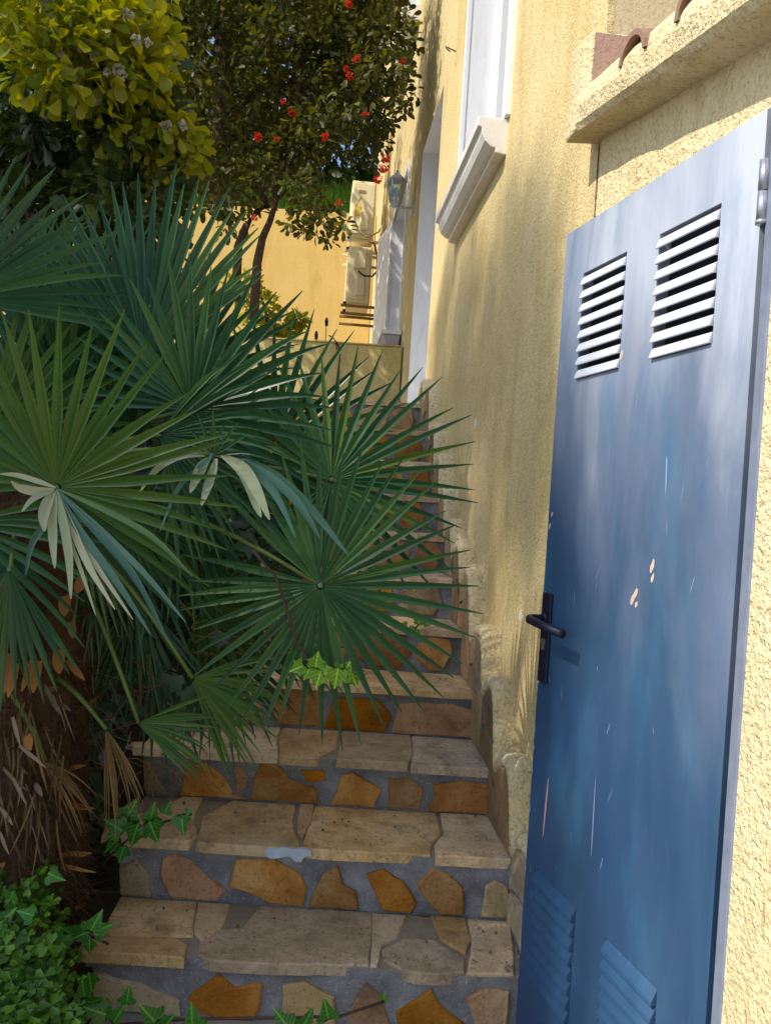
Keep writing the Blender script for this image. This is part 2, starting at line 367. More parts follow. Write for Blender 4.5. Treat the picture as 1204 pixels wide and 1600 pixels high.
# ------------------------------------------------------------------ staircase
stair = thing('stone_staircase', 'weathered stone stairs with ochre riser stones set in grey mortar, climbing beside the yellow house', 'staircase', (-.1, 2.06, -1.45))
sb = MB(); NX = 16
rows = [(2.11, -1.45)]
for k in range(11):
    rows += [(YK[k], ZK[k] - .008), (YK[k + 1] if k < 10 else 5.3, ZK[k] - .008)]
for (Y, z) in rows:
    for i in range(NX + 1):
        x = xleft(Y) + (xright(Y) - xleft(Y)) * i / NX
        e = .010 * n3((x * 5, Y * 7, z * 7), 1.3)
        sb.v.append(V((x + (-.03 + .03 * n3((Y, z, 0), 5) if i == 0 else 0), Y + e, z + .006 * n3((x, Y, z), 6))))
for r in range(len(rows) - 1):
    for i in range(NX): k = r * (NX + 1) + i; sb.f.append((k, k + 1, k + NX + 2, k + NX + 1))
for side in (0, NX):                               # closed flanks
    for r in range(1, len(rows) - 1, 2):
        a = r * (NX + 1) + side; b2 = (r + 1) * (NX + 1) + side
        k = len(sb.v); sb.v += [V((sb.v[a].x, sb.v[a].y, -1.46)), V((sb.v[b2].x, sb.v[b2].y, -1.46))]; sb.f.append((a, b2, k + 1, k))
sb.build('mortar', m_mortar, stair)

def rough_poly(pts, amp, seg=.035, seed=0):
    out = []
    for i, p in enumerate(pts):
        q = pts[(i + 1) % len(pts)]; n = max(1, min(4, int((q - p).length / seg)))
        for j in range(n):
            o = p.lerp(q, j / n); o = o + V((n3((o.x, o.y + seed, o.z), 31), n3((o.x + 9, o.y + seed, o.z), 31), n3((o.x, o.y + seed, o.z + 9), 31))) * amp
            out.append(o)
    return out
def z8(zx, zy): return 80 + zx / 1.5436, 1080 + zy / 1.5436
def riser_stone(pts, k, m, proud=.010):
    w = [at(*p, YK[k]) for p in pts]; w = rough_poly(w, .006, seed=k)
    zt, zb = ZK[k] - .03, (ZK[k - 1] if k else -1.45) + .004
    xr = xright(YK[k]) - .006
    w = [V((min(p.x, xr), YK[k] - proud + .006 * n3((p.x, k, p.z), 9), max(zb, min(zt, p.z)))) for p in w]
    mb = MB(); mb.prism(w, V((0, -.04, 0)), .006); return mb.build('riser_stone', m, stair)
RS = {2: [('b', [(185, 160), (235, 160), (262, 215), (290, 265), (175, 258)]), ('r', [(330, 175), (375, 172), (420, 205), (440, 245), (470, 262), (440, 278), (305, 272)]),
          ('o', [(440, 178), (462, 180), (477, 210), (470, 235), (447, 247)]), ('r', [(508, 165), (540, 168), (580, 210), (640, 235), (648, 282), (480, 275), (490, 210)]),
          ('o', [(600, 187), (660, 192), (660, 215), (620, 217)]), ('r', [(700, 205), (725, 195), (795, 235), (775, 290), (672, 285)]),
          ('r', [(815, 210), (860, 208), (900, 235), (888, 295), (813, 295)]), ('o', [(918, 225), (985, 215), (1060, 222), (1055, 300), (905, 295), (925, 255)])],
      1: [('b', [(150, 430), (205, 405), (235, 440), (243, 510), (125, 515)]), ('O', [(270, 398), (300, 390), (335, 405), (380, 445), (425, 478), (400, 515), (295, 518), (265, 440)]),
          ('r', [(445, 405), (540, 402), (600, 440), (615, 470), (610, 520), (530, 520), (490, 490), (430, 470)]), ('r', [(655, 440), (690, 418), (705, 465), (735, 480), (742, 530), (620, 522)]),
          ('o', [(760, 440), (800, 430), (850, 460), (882, 505), (870, 542), (800, 532)]), ('r', [(880, 460), (920, 425), (960, 440), (993, 475), (995, 542), (935, 540), (900, 500)]),
          ('b', [(1045, 470), (1070, 452), (1100, 470), (1105, 545), (1035, 545)])],
      0: [('b', [(55, 675), (120, 680), (215, 700), (310, 745), (312, 830), (60, 850)]), ('O', [(340, 725), (405, 680), (445, 710), (510, 700), (505, 760), (470, 820), (390, 810), (330, 745)]),
          ('b', [(560, 705), (610, 702), (680, 735), (690, 830), (555, 830)]), ('r', [(715, 770), (760, 700), (795, 730), (820, 810), (715, 850)]),
          ('o', [(830, 770), (915, 715), (935, 750), (1000, 803), (960, 850), (840, 840)]), ('r', [(1000, 735), (1050, 715), (1100, 720), (1100, 830), (1030, 830)])]}
MS = {'b': m_beige, 'r': m_riser, 'o': m_orange, 'O': m_orange}
for k, lst in RS.items():
    for c, pts in lst: riser_stone([z8(*p) for p in pts], k, MS[c])
RS3 = [('r', [(425, 1070), (500, 1072), (505, 1135), (430, 1130)]), ('o', [(520, 1088), (590, 1092), (612, 1120), (600, 1147), (505, 1140)]), ('r', [(622, 1100), (700, 1098), (742, 1110), (742, 1158), (650, 1150), (612, 1143)]),
       ('r', [(335, 1078), (405, 1076), (412, 1135), (345, 1140)])]
for c, pts in RS3: riser_stone(pts, 3, MS[c])
def rand_risers(k, x0=None):
    x = xleft(YK[k]) + .02; xe = xright(YK[k]) - .02; zb, zt = ZK[k - 1] + .012, ZK[k] - .035
    while x < xe - .06:
        wd = min(rnd.uniform(.12, .26), xe - x); pts = []
        for a in range(7):
            th = 2 * math.pi * (a + rnd.uniform(-.25, .25)) / 7
            pts.append(V((x + wd / 2 + math.cos(th) * wd * .52, YK[k] - .010, max(zb, min(zt, (zb + zt) / 2 + math.sin(th) * (zt - zb) * .62)))))
        mb = MB(); mb.prism(rough_poly(pts, .006, seed=k), V((0, -.04, 0)), .006)
        mb.build('riser_stone', rnd.choice([m_riser, m_riser, m_orange, m_orange, m_beige]), stair); x += wd + rnd.uniform(.015, .03)
for k in range(4, 11): rand_risers(k)
def tread_stone(w, k):
    cc = sum(w, V()) / len(w); w = [p + (p - cc).normalized() * .0065 for p in w]
    w = rough_poly(w, .006, .03, seed=k + 20); h = ZK[k] + rnd.uniform(-.003, .003)
    yb = (YK[k + 1] if k < 10 else YK[k] + .5) - .004
    w = [V((min(p.x, xright(max(YK[k], p.y)) - .004), yb if p.y > YK[k] + .58 * (yb - YK[k]) else max(p.y, YK[k] - .014), h)) for p in w]
    mb = MB(); mb.prism(w, V((0, 0, .032)), .005); return mb.build('tread_stone', m_tread, stair)
TS = {0: [[(72, 622), (100, 600), (190, 592), (300, 598), (322, 612), (318, 645), (200, 655), (100, 658), (72, 640)], [(140, 535), (330, 540), (335, 560), (340, 588), (240, 588), (140, 588)],
          [(342, 548), (415, 552), (405, 572), (365, 598), (350, 580)], [(362, 605), (405, 576), (520, 566), (640, 562), (768, 575), (765, 610), (760, 656), (640, 655), (500, 655), (385, 650), (360, 632)],
          [(777, 562), (860, 560), (880, 583), (830, 592), (798, 612), (788, 656), (770, 656)], [(804, 622), (850, 596), (920, 600), (992, 640), (990, 672), (900, 680), (850, 668), (808, 648)],
          [(890, 568), (1000, 563), (1006, 600), (995, 628), (925, 588)], [(1012, 563), (1112, 560), (1112, 678), (1003, 676), (1018, 615)]],
      1: [[(140, 300), (340, 290), (348, 350), (330, 362), (120, 368)], [(368, 300), (578, 302), (583, 340), (597, 362), (590, 374), (400, 370), (356, 360)], [(592, 305), (622, 300), (622, 320), (606, 352), (595, 335)],
          [(634, 300), (930, 310), (933, 345), (912, 365), (912, 392), (700, 382), (610, 376), (618, 340)], [(942, 310), (1060, 315), (1090, 345), (1125, 405), (930, 395), (928, 368), (950, 345)]],
      2: [[(195, 102), (400, 100), (540, 108), (543, 152), (400, 154), (200, 146)], [(555, 105), (688, 108), (683, 135), (640, 160), (550, 158)], [(702, 108), (858, 115), (869, 145), (857, 178), (692, 164)],
          [(873, 120), (1010, 125), (1062, 178), (1062, 194), (870, 184)]]}
for k, lst in TS.items():
    for pts in lst: tread_stone([onz(*z8(*p), ZK[k]) for p in pts], k)
for k in range(3, 11):
    y0, y1 = YK[k] - .012, (YK[k + 1] if k < 10 else YK[k] + .5) - .01
    x = xleft(y0) - .01; xe = xright(y0) - .005
    while x < xe - .05:
        x2 = min(x + rnd.uniform(.24, .46), xe)
        if xe - x2 < .12: x2 = xe
        j0, j1 = rnd.uniform(-.03, .03), rnd.uniform(-.03, .03)
        tread_stone([V((x, y0, 0)), V((x2 - .008, y0 + rnd.uniform(-.006, .006), 0)), V((x2 - .008 + j1, (y0 + y1) / 2, 0)), V((x2 - .008 + j0, y1, 0)), V((x + j0 * .5, y1, 0)), V((x + j1 * .3, (y0 + y1) / 2, 0))], k); x = x2
pb = MB(); c = [at(*z8(*p), YK[1]) for p in ((512, 378), (530, 374), (560, 372), (590, 376), (612, 374), (628, 380), (630, 392), (612, 394), (604, 408), (590, 404), (575, 394), (548, 396), (528, 400), (518, 390))]
c = [V((p.x, YK[1] - .0165 + .002 * n3(p, 30), p.z)) for p in c]; pb.prism(rough_poly(c, .004, .012), V((0, -.012, 0)), .002); pb.build('spilled_paint', m_paintblob, stair)

# ------------------------------------------------------------------ skirting of stones along the foot of the wall
skirt = thing('wall_skirting', 'zigzag stone skirting with rounded yellow mortar crests along the foot of the house wall', 'skirting', tuple(P(2.3, 0, -1.25)))
crests = [(2.27, -.965, .20), (2.52, -.80, .19), (2.80, -.605, .25), (3.02, -.455, .18), (3.36, -.245, .24), (3.60, -.145, .2), (3.85, -.055, .22), (4.10, .12, .20), (4.32, .30, .2), (4.58, .50, .22), (4.90, .79, .19), (5.25, .86, .20)]
bnd = [2.12] + [(a[0] + b[0]) / 2 for a, b in zip(crests, crests[1:])] + [5.40]
edge = [crests[0][1] - .14] + [min(a[1], b[1]) - .085 for a, b in zip(crests, crests[1:])] + [crests[-1][1] - .16]
def skirt_top(Y):
    for q, (cy0, top, wd) in enumerate(crests):
        if bnd[q] <= Y <= bnd[q + 1]:
            e = edge[q] if Y < cy0 else edge[q + 1]; half = (cy0 - bnd[q]) if Y < cy0 else (bnd[q + 1] - cy0)
            return top - .015 - (top - .015 - e) * (abs(Y - cy0) / half) ** 2.6
    return edge[-1]
NS = 240; Yq = [2.12 + 3.28 * q / NS for q in range(NS + 1)]
bk = MB(); cp = MB()
for q, Y in enumerate(Yq):
    z = skirt_top(Y) + .006 * n3((Y, 0, 0), 30); lo = ramp_z(Y) - .30
    for t, zz in ((.0, lo), (-SK, lo), (-SK, z - .012), (-SK + .012, z)): bk.v.append(P(Y, t + (.003 * n3((Y, zz, 0), 22) if t else 0), zz))
    for e, (t, dz) in enumerate(((-SK + .006, -.040), (-SK - .005, -.026), (-SK - .012, -.008), (-SK + .000, .012), (-SK * .5, .020), (.004, .010))): cp.v.append(P(Y, t + (.004 * n3((Y, e, 3), 18) if e < 5 else 0), z + dz + .005 * n3((Y, e * .5, 7), 24)))
for q in range(NS):
    for e in range(3): k = q * 4 + e; bk.f.append((k, k + 1, k + 5, k + 4))
    for e in range(5): k = q * 6 + e; cp.f.append((k, k + 1, k + 7, k + 6))
bk.build('mortar_bed', m_mortar, skirt); cp.build('mortar_crest', m_crest, skirt, True)
for q in range(len(crests)):
    y0, y1 = bnd[q] + .010, bnd[q + 1] - .010; ys = [y0 + (y1 - y0) * a / 6 for a in range(7)]
    topl = [(y, skirt_top(y) - .034) for y in ys]; lowl = [(y, max(stair_z(y) + .006, ramp_z(y) - .28)) for y in ys]
    hh = max(t[1] - l[1] for t, l in zip(topl, lowl)); cuts = [0, rnd.uniform(.42, .62), 1] if hh > .24 else [0, 1]
    for a, b in zip(cuts, cuts[1:]):
        ga, gb_ = (0 if a == 0 else .007), (0 if b == 1 else .007)
        lo = [(y, l[1] + (t[1] - l[1]) * a + ga) for y, t, l in zip(ys, topl, lowl)]; hi = [(y, l[1] + (t[1] - l[1]) * b - gb_) for y, t, l in zip(ys, topl, lowl)]
        ok = [n_ for n_ in range(7) if hi[n_][1] - lo[n_][1] > .012]
        if len(ok) < 3: continue
        pts = [P(lo[n_][0], -SK - .007, lo[n_][1]) for n_ in ok] + [P(hi[n_][0], -SK - .007, hi[n_][1]) for n_ in reversed(ok)]
        sm = MB(); sm.prism(rough_poly(pts, .005, .05, seed=q), -FT * .03, .006); sm.build('skirting_stone', rnd.choice([m_skst, m_skst, m_riser, m_beige]), skirt)

# ================================================================== HOUSE
house = thing('house', 'yellow stucco house with white window surrounds and a deep white doorway above the stairs', 'house', tuple(P(2.228, 0, -1.45)))
win = (3.47, 4.60, 1.74, 3.6); doorw = (5.63, 6.72, .69, 3.07); win2 = (7.78, 9.3, 1.62, 3.42); win3 = (7.95, 9.3, 5.0, 6.6); win4 = (12.0, 12.8, .69, 2.2)
fw = MB(); facade_wall(fw, 2.228, 13.6, -1.45, 9.0, [win, doorw, win2, win3, win4])
hw = lambda h, d: (reveal(rv, h, d))
fw.quad(P(2.228, 0, -1.45), P(2.228, 7, -1.45), P(2.228, 7, 9), P(2.228, 0, 9)); fw.quad(P(13.6, 0, -1.45), P(13.6, 7, -1.45), P(13.6, 7, 9), P(13.6, 0, 9)); fw.quad(P(2.228, 7, -1.45), P(13.6, 7, -1.45), P(13.6, 7, 9), P(2.228, 7, 9)); fw.quad(P(2.228, 0, 9), P(13.6, 0, 9), P(13.6, 7, 9), P(2.228, 7, 9))
fw.build('wall', m_facade, house, fix=False)
ew = MB(); ew.quad(P(2.224, .02, -1.45), P(2.224, 6.9, -1.45), P(2.224, 6.9, 9), P(2.224, .02, 9)); ew.build('end_wall', m_sidewall, house)
def frame_window(h, d, surround=.0, sash=True):
    rv = MB(); reveal(rv, h, d); y0, y1, z0, z1 = h
    wo = rv.build('window', m_white, house)
    fr = MB(); th = .055
    for a, b, c2, e in ((y0, y0 + th, z0, z1), (y1 - th, y1, z0, z1), (y0 + th, y1 - th, z0, z0 + th), (y0 + th, y1 - th, z1 - th, z1), ((y0 + y1) / 2 - .045, (y0 + y1) / 2 + .045, z0 + th, z1 - th)):
        fr.box(P, a, b, d - .07, d - .005, c2, e)
    fr.build('frame', m_white, wo)
    pn = MB(); pn.quad(P(y0, d - .03, z0), P(y1, d - .03, z0), P(y1, d - .03, z1), P(y0, d - .03, z1)); pn.build('pane', m_glass, wo)
    if surround:
        s2 = MB(); s = surround
        for a, b, c2, e in ((y0 - s, y0, z0 + .003, z1 + s), (y1, y1 + s * .6, z0 + .003, z1 + s), (y0, y1, z1, z1 + s)): s2.box(P, a, b, -.022, .01, c2, e)
        s2.build('surround', m_white, wo)
    return wo
def sill(wo, y0, y1, zt, mat=m_sill, dep=.135):
    prof = [(0.02, 0), (-dep, 0), (-dep, -.042), (-dep + .018, -.050), (-dep + .022, -.075), (-dep + .035, -.105), (-dep + .062, -.128), (-dep + .085, -.134), (-dep + .085, -.152), (-.02, -.158), (.02, -.158)]
    mb = MB(); n = len(prof)
    for Y in (y0, y1): mb.v += [P(Y, a, zt + b) for a, b in prof]
    for i in range(n): j = (i + 1) % n; mb.f.append((i, j, n + j, n + i))
    mb.f += [tuple(range(n)), tuple(range(n, 2 * n))[::-1]]
    return mb.build('sill', mat, wo, bev=.004)
w1 = frame_window(win, .24, .075); sill(w1, 3.43, 4.63, 1.74)
w2 = frame_window(win2, .20, .05)
lt = MB(); lt.box(P, 7.70, 8.35, -.13, -.005, 1.60, 1.655); lt.build('sill', m_white, w2, bev=.01)
w3 = frame_window(win3, .22, .10); sill(w3, 7.72, 9.4, 5.0, dep=.17)
rv = MB(); reveal(rv, doorw, .30, True); dw = rv.build('doorway', m_white, house)
dl = MB(); dl.box(P, doorw[0], doorw[1], .30, .35, doorw[2], doorw[3]); dl.build('door_leaf', m_white, dw)
rv = MB(); reveal(rv, win4, .2, True); d4 = rv.build('doorway', m_white, house); dl = MB(); dl.box(P, win4[0], win4[1], .2, .24, win4[2], win4[3]); dl.build('door_leaf', m_white, d4)
# open shutter leaf beyond the far window, with its boards
sh = MB()
def SH(x, y, z): return P(9.32, -.01, 0).lerp(P(10.0, -.125, 0), x / .72) + V((-.35, -.94, 0)) * y + V((0, 0, z))
sh.box(SH, 0, .72, 0, .028, 1.66, 3.40); sho = sh.build('shutter', m_shut, house)
for i in range(7):
    bb = MB(); bb.box(SH, .03 + i * .096, .03 + i * .096 + .086, .028, .040, 1.72, 3.34); bb.build('board', m_shut, sho)
# conduits, cables, hook
cd = MB()
for i, (yy, t0) in enumerate(((10.55, -.03), (10.62, -.05), (10.70, -.035))):
    cd.tube([P(yy, t0, .7), P(yy, t0, 2.0), P(yy + .02, t0 - .01, 3.2), P(yy, t0, 4.5), P(yy - .02, t0, 6.5)], .018, 8)
cd.build('conduit', m_pipe, house, True)
hk = MB(); hk.tube([P(5.14, 0, 3.03), P(5.13, -.05, 3.04), P(5.11, -.075, 3.035), P(5.09, -.07, 3.01), P(5.1, -.045, 3.0)], .004, 6); hk.build('wire_hook', m_black, house, True)
for (x, y, r) in ((742, 662, .022), (722, 668, .010), (812, 962, .016)):
    d = ray(x, y); tt = (D) / (d.x + SL * d.y); c = d * tt
    pm = MB(); pm.prism([c - FT * .001 + V((-SL, 1, 0)) * r * math.cos(a * .9) * (1 + .4 * n3((a, x, 0), 2)) + V((0, 0, 1.3)) * r * math.sin(a * .9) for a in range(7)], FT * -.002, .0005); pm.build('filler_patch', m_plaster, house)

# ------------------------------------------------------------------ lean-to with the blue metal door
lean = thing('lean_to', 'rough stucco lean-to with a tiled verge and a scratched blue metal door', 'lean-to', tuple(P(1.3, 0, -1.45)))
def verge_z(Y): return .825 + (Y - 1.2) * .255
op = (1.292, 1.985, -1.33, .70)
lw = MB(); Ys = [-.9, -.3, .3, .8, op[0], op[1], 2.222]
for a, b in zip(Ys, Ys[1:]):
    if a == op[0]:
        lw.quad(P(a, .002, op[3]), P(b, .002, op[3]), P(b, .002, verge_z(b) + .1), P(a, .002, verge_z(a) + .1)); lw.quad(P(a, .002, -1.45), P(b, .002, -1.45), P(b, .002, op[2]), P(a, .002, op[2]))
    else:
        tq = -.027 if b <= op[0] else .002; bq = op[0] - .022 if b == op[0] else b
        lw.quad(P(a, tq, -1.45), P(bq, tq, -1.45), P(bq, tq, verge_z(b) + .1), P(a, tq, verge_z(a) + .1))
lw.quad(P(op[0] - .022, -.027, -1.45), P(op[0] - .022, .01, -1.45), P(op[0] - .022, .01, verge_z(op[0]) + .1), P(op[0] - .022, -.027, verge_z(op[0]) + .1))
lw.quad(P(op[0] - .022, .002, op[3] + .03), P(op[0], .002, op[3] + .03), P(op[0], .002, verge_z(op[0]) + .1), P(op[0] - .022, .002, verge_z(op[0]) + .1))
for Y in (op[0], op[1]): lw.quad(P(Y, .002, op[2]), P(Y, .18, op[2]), P(Y, .18, op[3]), P(Y, .002, op[3]))
lw.quad(P(op[0], .002, op[3]), P(op[1], .002, op[3]), P(op[1], .18, op[3]), P(op[0], .18, op[3]))
lw.quad(P(-.9, .002, -1.45), P(-.9, 2.2, -1.45), P(-.9, 2.2, verge_z(-.9) + .1), P(-.9, .002, verge_z(-.9) + .1)); lw.quad(P(-.9, 2.2, -1.45), P(2.2, 2.2, -1.45), P(2.2, 2.2, verge_z(2.2) + .1), P(-.9, 2.2, verge_z(-.9) + .1))
lw.build('wall', m_lean, lean, fix=False)
ck = MB(); q = 14; L1 = [P(2.224 + .008 * n3((i, 0, 0), .7), -.0016, .55 + (1.07 - .55) * i / q) for i in range(q + 1)]
for i in range(q): ck.quad(L1[i] + V((SL * .003, -.003, 0)), L1[i] + V((-SL * .002, .002, 0)), L1[i + 1] + V((-SL * .002, .002, 0)), L1[i + 1] + V((SL * .003, -.003, 0)))
ck.build('crack', m_inside, lean)
vb = MB(); prof = [(.01, -.005), (-.055, 0.0), (-.082, .004), (-.094, .018), (-.096, .06), (-.092, .095), (-.080, .120), (-.03, .132), (.10, .145)]
st = 46
for i in range(st + 1):
    Y = -.9 + 3.06 * i / st; zz = verge_z(Y); lump = .5 + .5 * math.cos((Y - 1.755) / .29 * 2 * math.pi)
    for j, (a, b) in enumerate(prof):
        e = .006 * n3((Y, j * .2, 0), 7) + .003 * n3((Y, j, 5), 23); vb.v.append(P(Y, a + (e - .008 * lump * (3 < j < 7) if 0 < j < 8 else 0), zz + b + (e + (-.012 * lump if j in (5, 6, 7) else 0))))
n = len(prof)
for i in range(st):
    for j in range(n - 1): k = i * n + j; vb.f.append((k, k + 1, k + n + 1, k + n))
vb.f.append(tuple(st * n + j for j in range(n)))
vb.build('verge', m_lean, lean)
rs = MB(); rs.hexa([P(-.9, .09, verge_z(-.9) + .10), P(2.215, .09, verge_z(2.215) + .10), P(2.215, 2.2, verge_z(2.215) + .1), P(-.9, 2.2, verge_z(-.9) + .1), P(-.9, .09, verge_z(-.9) + .158), P(2.215, .09, verge_z(2.215) + .158), P(2.215, 2.2, verge_z(2.215) + .158), P(-.9, 2.2, verge_z(-.9) + .158)])
rs.build('roof_slab', m_pink, lean)
for i in range(7):
    Yc = 1.755 - .29 * i; mb = MB(); ns = 10; zc = verge_z(Yc) + .076
    for t in (-.104, .55):
        for rr in (.076, .060):
            for a in range(ns + 1):
                th = math.pi * a / ns; mb.v.append(P(Yc + rr * math.cos(th), t, zc + rr * .80 * math.sin(th) + (t + .08) * .10 + rr * math.cos(th) * .25))
    k = ns + 1
    for a in range(ns):
        mb.f += [(a, a + 1, 2 * k + a + 1, 2 * k + a), (k + a, k + a + 1, 3 * k + a + 1, 3 * k + a), (a, a + 1, k + a + 1, k + a), (2 * k + a, 2 * k + a + 1, 3 * k + a + 1, 3 * k + a)]
    mb.build('roof_tile', m_tile, lean)
eb = MB(); eb.hexa([P(2.085, -.092, verge_z(2.085) + .02), P(2.085, .50, verge_z(2.085) + .02), P(2.222, .50, 1.10), P(2.26, -.092, 1.08), P(2.085, -.088, 1.305), P(2.085, .50, 1.305), P(2.222, .50, 1.34), P(2.26, -.088, 1.345)])
eb.build('end_block', m_lean, lean, bev=.008)
ef = MB(); ef.quad(P(2.081, -.083, verge_z(2.085) + .06), P(2.081, .49, verge_z(2.085) + .06), P(2.081, .49, 1.297), P(2.081, -.080, 1.297)); ef.build('mortar_face', m_pink, lean)
inn = MB(); inn.box(P, op[0] - .1, op[1] + .1, .19, 1.2, -1.40, .72); ino = inn.build('interior', m_inside, lean)
fl = MB(); fl.box(P, op[0] - .022, op[0] + .006, -.030, .06, op[2], op[3] + .03); fl.box(P, op[1] - .012, op[1] + .028, -.008, .06, op[2], op[3] + .03); fl.box(P, op[0] + .006, op[1] - .012, -.008, .06, op[3] - .002, op[3] + .03)
fl.build('door_frame', m_frame, lean, bev=.003)

# door leaf in its own frame: x from the hinge, y outwards, z up
H0, E0 = V((.61, 1.297, 0)), V((.42, 1.95, 0)); dx = (E0 - H0).normalized(); dyv = V((-dx.y, dx.x, 0))
def DF(x, y, z): return H0 + dx * x + dyv * y + V((0, 0, z))
DX0, DX1, DZ0, DZ1 = .018, .694, -1.315, .712
groups = [(.416, .598, .330, .588), (.118, .300, .330, .588), (.447, .636, -1.150, -.884), (.150, .326, -1.150, -.884)]
xs = sorted({DX0, DX1, *[v for g2 in groups for v in g2[:2]]}); zs = sorted({DZ0, DZ1, *[v for g2 in groups for v in g2[2:]]})
dm = MB()
for a, b in zip(xs, xs[1:]):
    for c, d in zip(zs, zs[1:]):
        if any(q[0] < (a + b) / 2 < q[1] and q[2] < (c + d) / 2 < q[3] for q in groups): continue
        for y in (0, -.038): dm.quad(DF(a, y, c), DF(b, y, c), DF(b, y, d), DF(a, y, d))
for a, b in ((DX0, DX1),):
    dm.quad(DF(a, 0, DZ0), DF(a, -.038, DZ0), DF(a, -.038, DZ1), DF(a, 0, DZ1)); dm.quad(DF(b, 0, DZ0), DF(b, -.038, DZ0), DF(b, -.038, DZ1), DF(b, 0, DZ1))
    dm.quad(DF(a, 0, DZ0), DF(b, 0, DZ0), DF(b, -.038, DZ0), DF(a, -.038, DZ0)); dm.quad(DF(a, 0, DZ1), DF(b, 0, DZ1), DF(b, -.038, DZ1), DF(a, -.038, DZ1))
for q in groups:
    x0, x1, z0, z1 = q
    for (a, c), (b, d) in (((x0, z0), (x1, z0)), ((x0, z1), (x1, z1)), ((x0, z0), (x0, z1)), ((x1, z0), (x1, z1))): dm.quad(DF(a, 0, c), DF(b, 0, d), DF(b, -.038, d), DF(a, -.038, c))
# the door mesh keeps its own axes so that painted sheen and wear follow the leaf
dmat = Matrix(((dx.x, dyv.x, 0, H0.x), (dx.y, dyv.y, 0, H0.y), (0, 0, 1, 0), (0, 0, 0, 1))); dinv = dmat.inverted()
def dbuild(mb, name, m, parent, smooth=False, bev=0):
    me = bpy.data.meshes.new(name); me.from_pydata([dinv @ v for v in mb.v], [], mb.f)
    bm = bmesh.new(); bm.from_mesh(me); bmesh.ops.remove_doubles(bm, verts=bm.verts, dist=1e-5); bmesh.ops.recalc_face_normals(bm, faces=bm.faces); bm.to_mesh(me); bm.free()
    if smooth: me.polygons.foreach_set('use_smooth', [True] * len(me.polygons))
    me.materials.append(m); o = bpy.data.objects.new(name, me); C.objects.link(o); o.parent = parent
    if parent is lean: mm = dmat.copy(); mm.translation -= V(lean.location); o.matrix_local = mm
    if bev:
        mo = o.modifiers.new('bevel', 'BEVEL'); mo.width = bev; mo.segments = 2; mo.limit_method = 'ANGLE'
    return o
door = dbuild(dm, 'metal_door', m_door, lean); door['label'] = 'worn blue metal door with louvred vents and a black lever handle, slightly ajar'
for gi, q in enumerate(groups):
    x0, x1, z0, z1 = q; nl = 8; pit = (z1 - z0) / nl
    for i in range(nl):
        zt = z1 - i * pit - (pit * .27 if gi < 2 else 0); zb = z1 - (i + 1) * pit; ou = .008 if gi < 2 else .012
        mb = MB(); pr = [(zt, -.003), (zt - (zt - zb) * .2, .002), (zb + (zt - zb) * .3, ou * .88), (zb + .002, ou), (zb, ou - .0018), (zb + .003, ou - .004), (zt - .004, -.0055)]
        m = len(pr)
        for xe in (x0 + .001, x1 - .001): mb.v += [DF(xe, y, z) for z, y in pr]
        for a in range(m): b = (a + 1) % m; mb.f.append((a, b, m + b, m + a))
        mb.f += [tuple(range(m)), tuple(range(m, 2 * m))]
        for xe in (x0 + .0015, x1 - .0015): mb.add([DF(xe, -.001, zt), DF(xe, ou * .86, zb + (zt - zb) * .3), DF(xe, ou - .001, zb + .001), DF(xe, -.001, zb + .001)], ((0, 1, 2, 3),))
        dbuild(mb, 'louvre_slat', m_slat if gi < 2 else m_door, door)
    bk = MB(); bk.box(DF, x0 + .0005, x1 - .0005, -.034, -.028, z0 + .0005, z1 - .0005); dbuild(bk, 'vent_backing', m_inside, door)
pl = MB(); pl.box(DF, .640, .684, .0005, .009, -.425, -.198); dbuild(pl, 'escutcheon', m_handle, door, bev=.004)
hd = MB(); hd.tube([DF(.660, .006, -.262), DF(.660, .03, -.262), DF(.661, .044, -.262), DF(.657, .054, -.263), DF(.645, .060, -.264), DF(.59, .058, -.268), DF(.490, .056, -.272)], [.010, .0095, .0095, .010, .0105, .0105, .0105], 12)
hd.tube([DF(.660, .008, -.262), DF(.660, .016, -.262)], .014, 14); dbuild(hd, 'handle', m_handle, door, True)
kh = MB(); kh.tube([DF(.662, .009, -.322), DF(.662, .012, -.322)], .009, 12); kh.box(DF, .658, .666, .009, .0116, -.342, -.324); dbuild(kh, 'keyhole', m_keyhole, door)
for z0 in (.515, -1.10):
    hg = MB(); hg.tube([DF(.004, .010, z0), DF(.004, .010, z0 + .048)], .0085, 12); hg.tube([DF(.004, .010, z0 + .051), DF(.004, .010, z0 + .102)], .0085, 12); hg.tube([DF(.004, .010, z0 - .006), DF(.004, .010, z0)], .0095, 12)
    hg.box(DF, .006, .020, .0008, .004, z0, z0 + .10); dbuild(hg, 'hinge', m_hinge, door, True)
def chip(x, z, w, h, m, lean_=0., seed=0, name='paint_chip'):
    mb = MB(); pts = []
    for a in range(10):
        th = 2 * math.pi * a / 10; r = 1 + .45 * n3((a, seed, 0), 1.7); dxx = math.cos(th) * w * r; dz = math.sin(th) * h * r; pts.append(DF(x + dxx + dz * lean_, .0008, z + dz))
    c0 = DF(x, .0009, z); k = len(pts); mb.v = pts + [c0]; mb.f = [(a, (a + 1) % k, k) for a in range(k)]
    dbuild(mb, name, m, door)
r5 = random.Random(5)
for i, (x, z, w, h) in enumerate(((.251, -.092, .006, .014), (.247, -.115, .004, .012), (.300, -.152, .006, .010), (.309, -.166, .006, .012), (.296, -.175, .004, .007), (.411, .357, .006, .012), (.712 - .03, -.03, .004, .008), (.675, .0, .004, .006), (.69, -.43, .004, .006), (.684, -.2, .003, .005))): chip(x, z, w, h, m_chip, -.3, i)
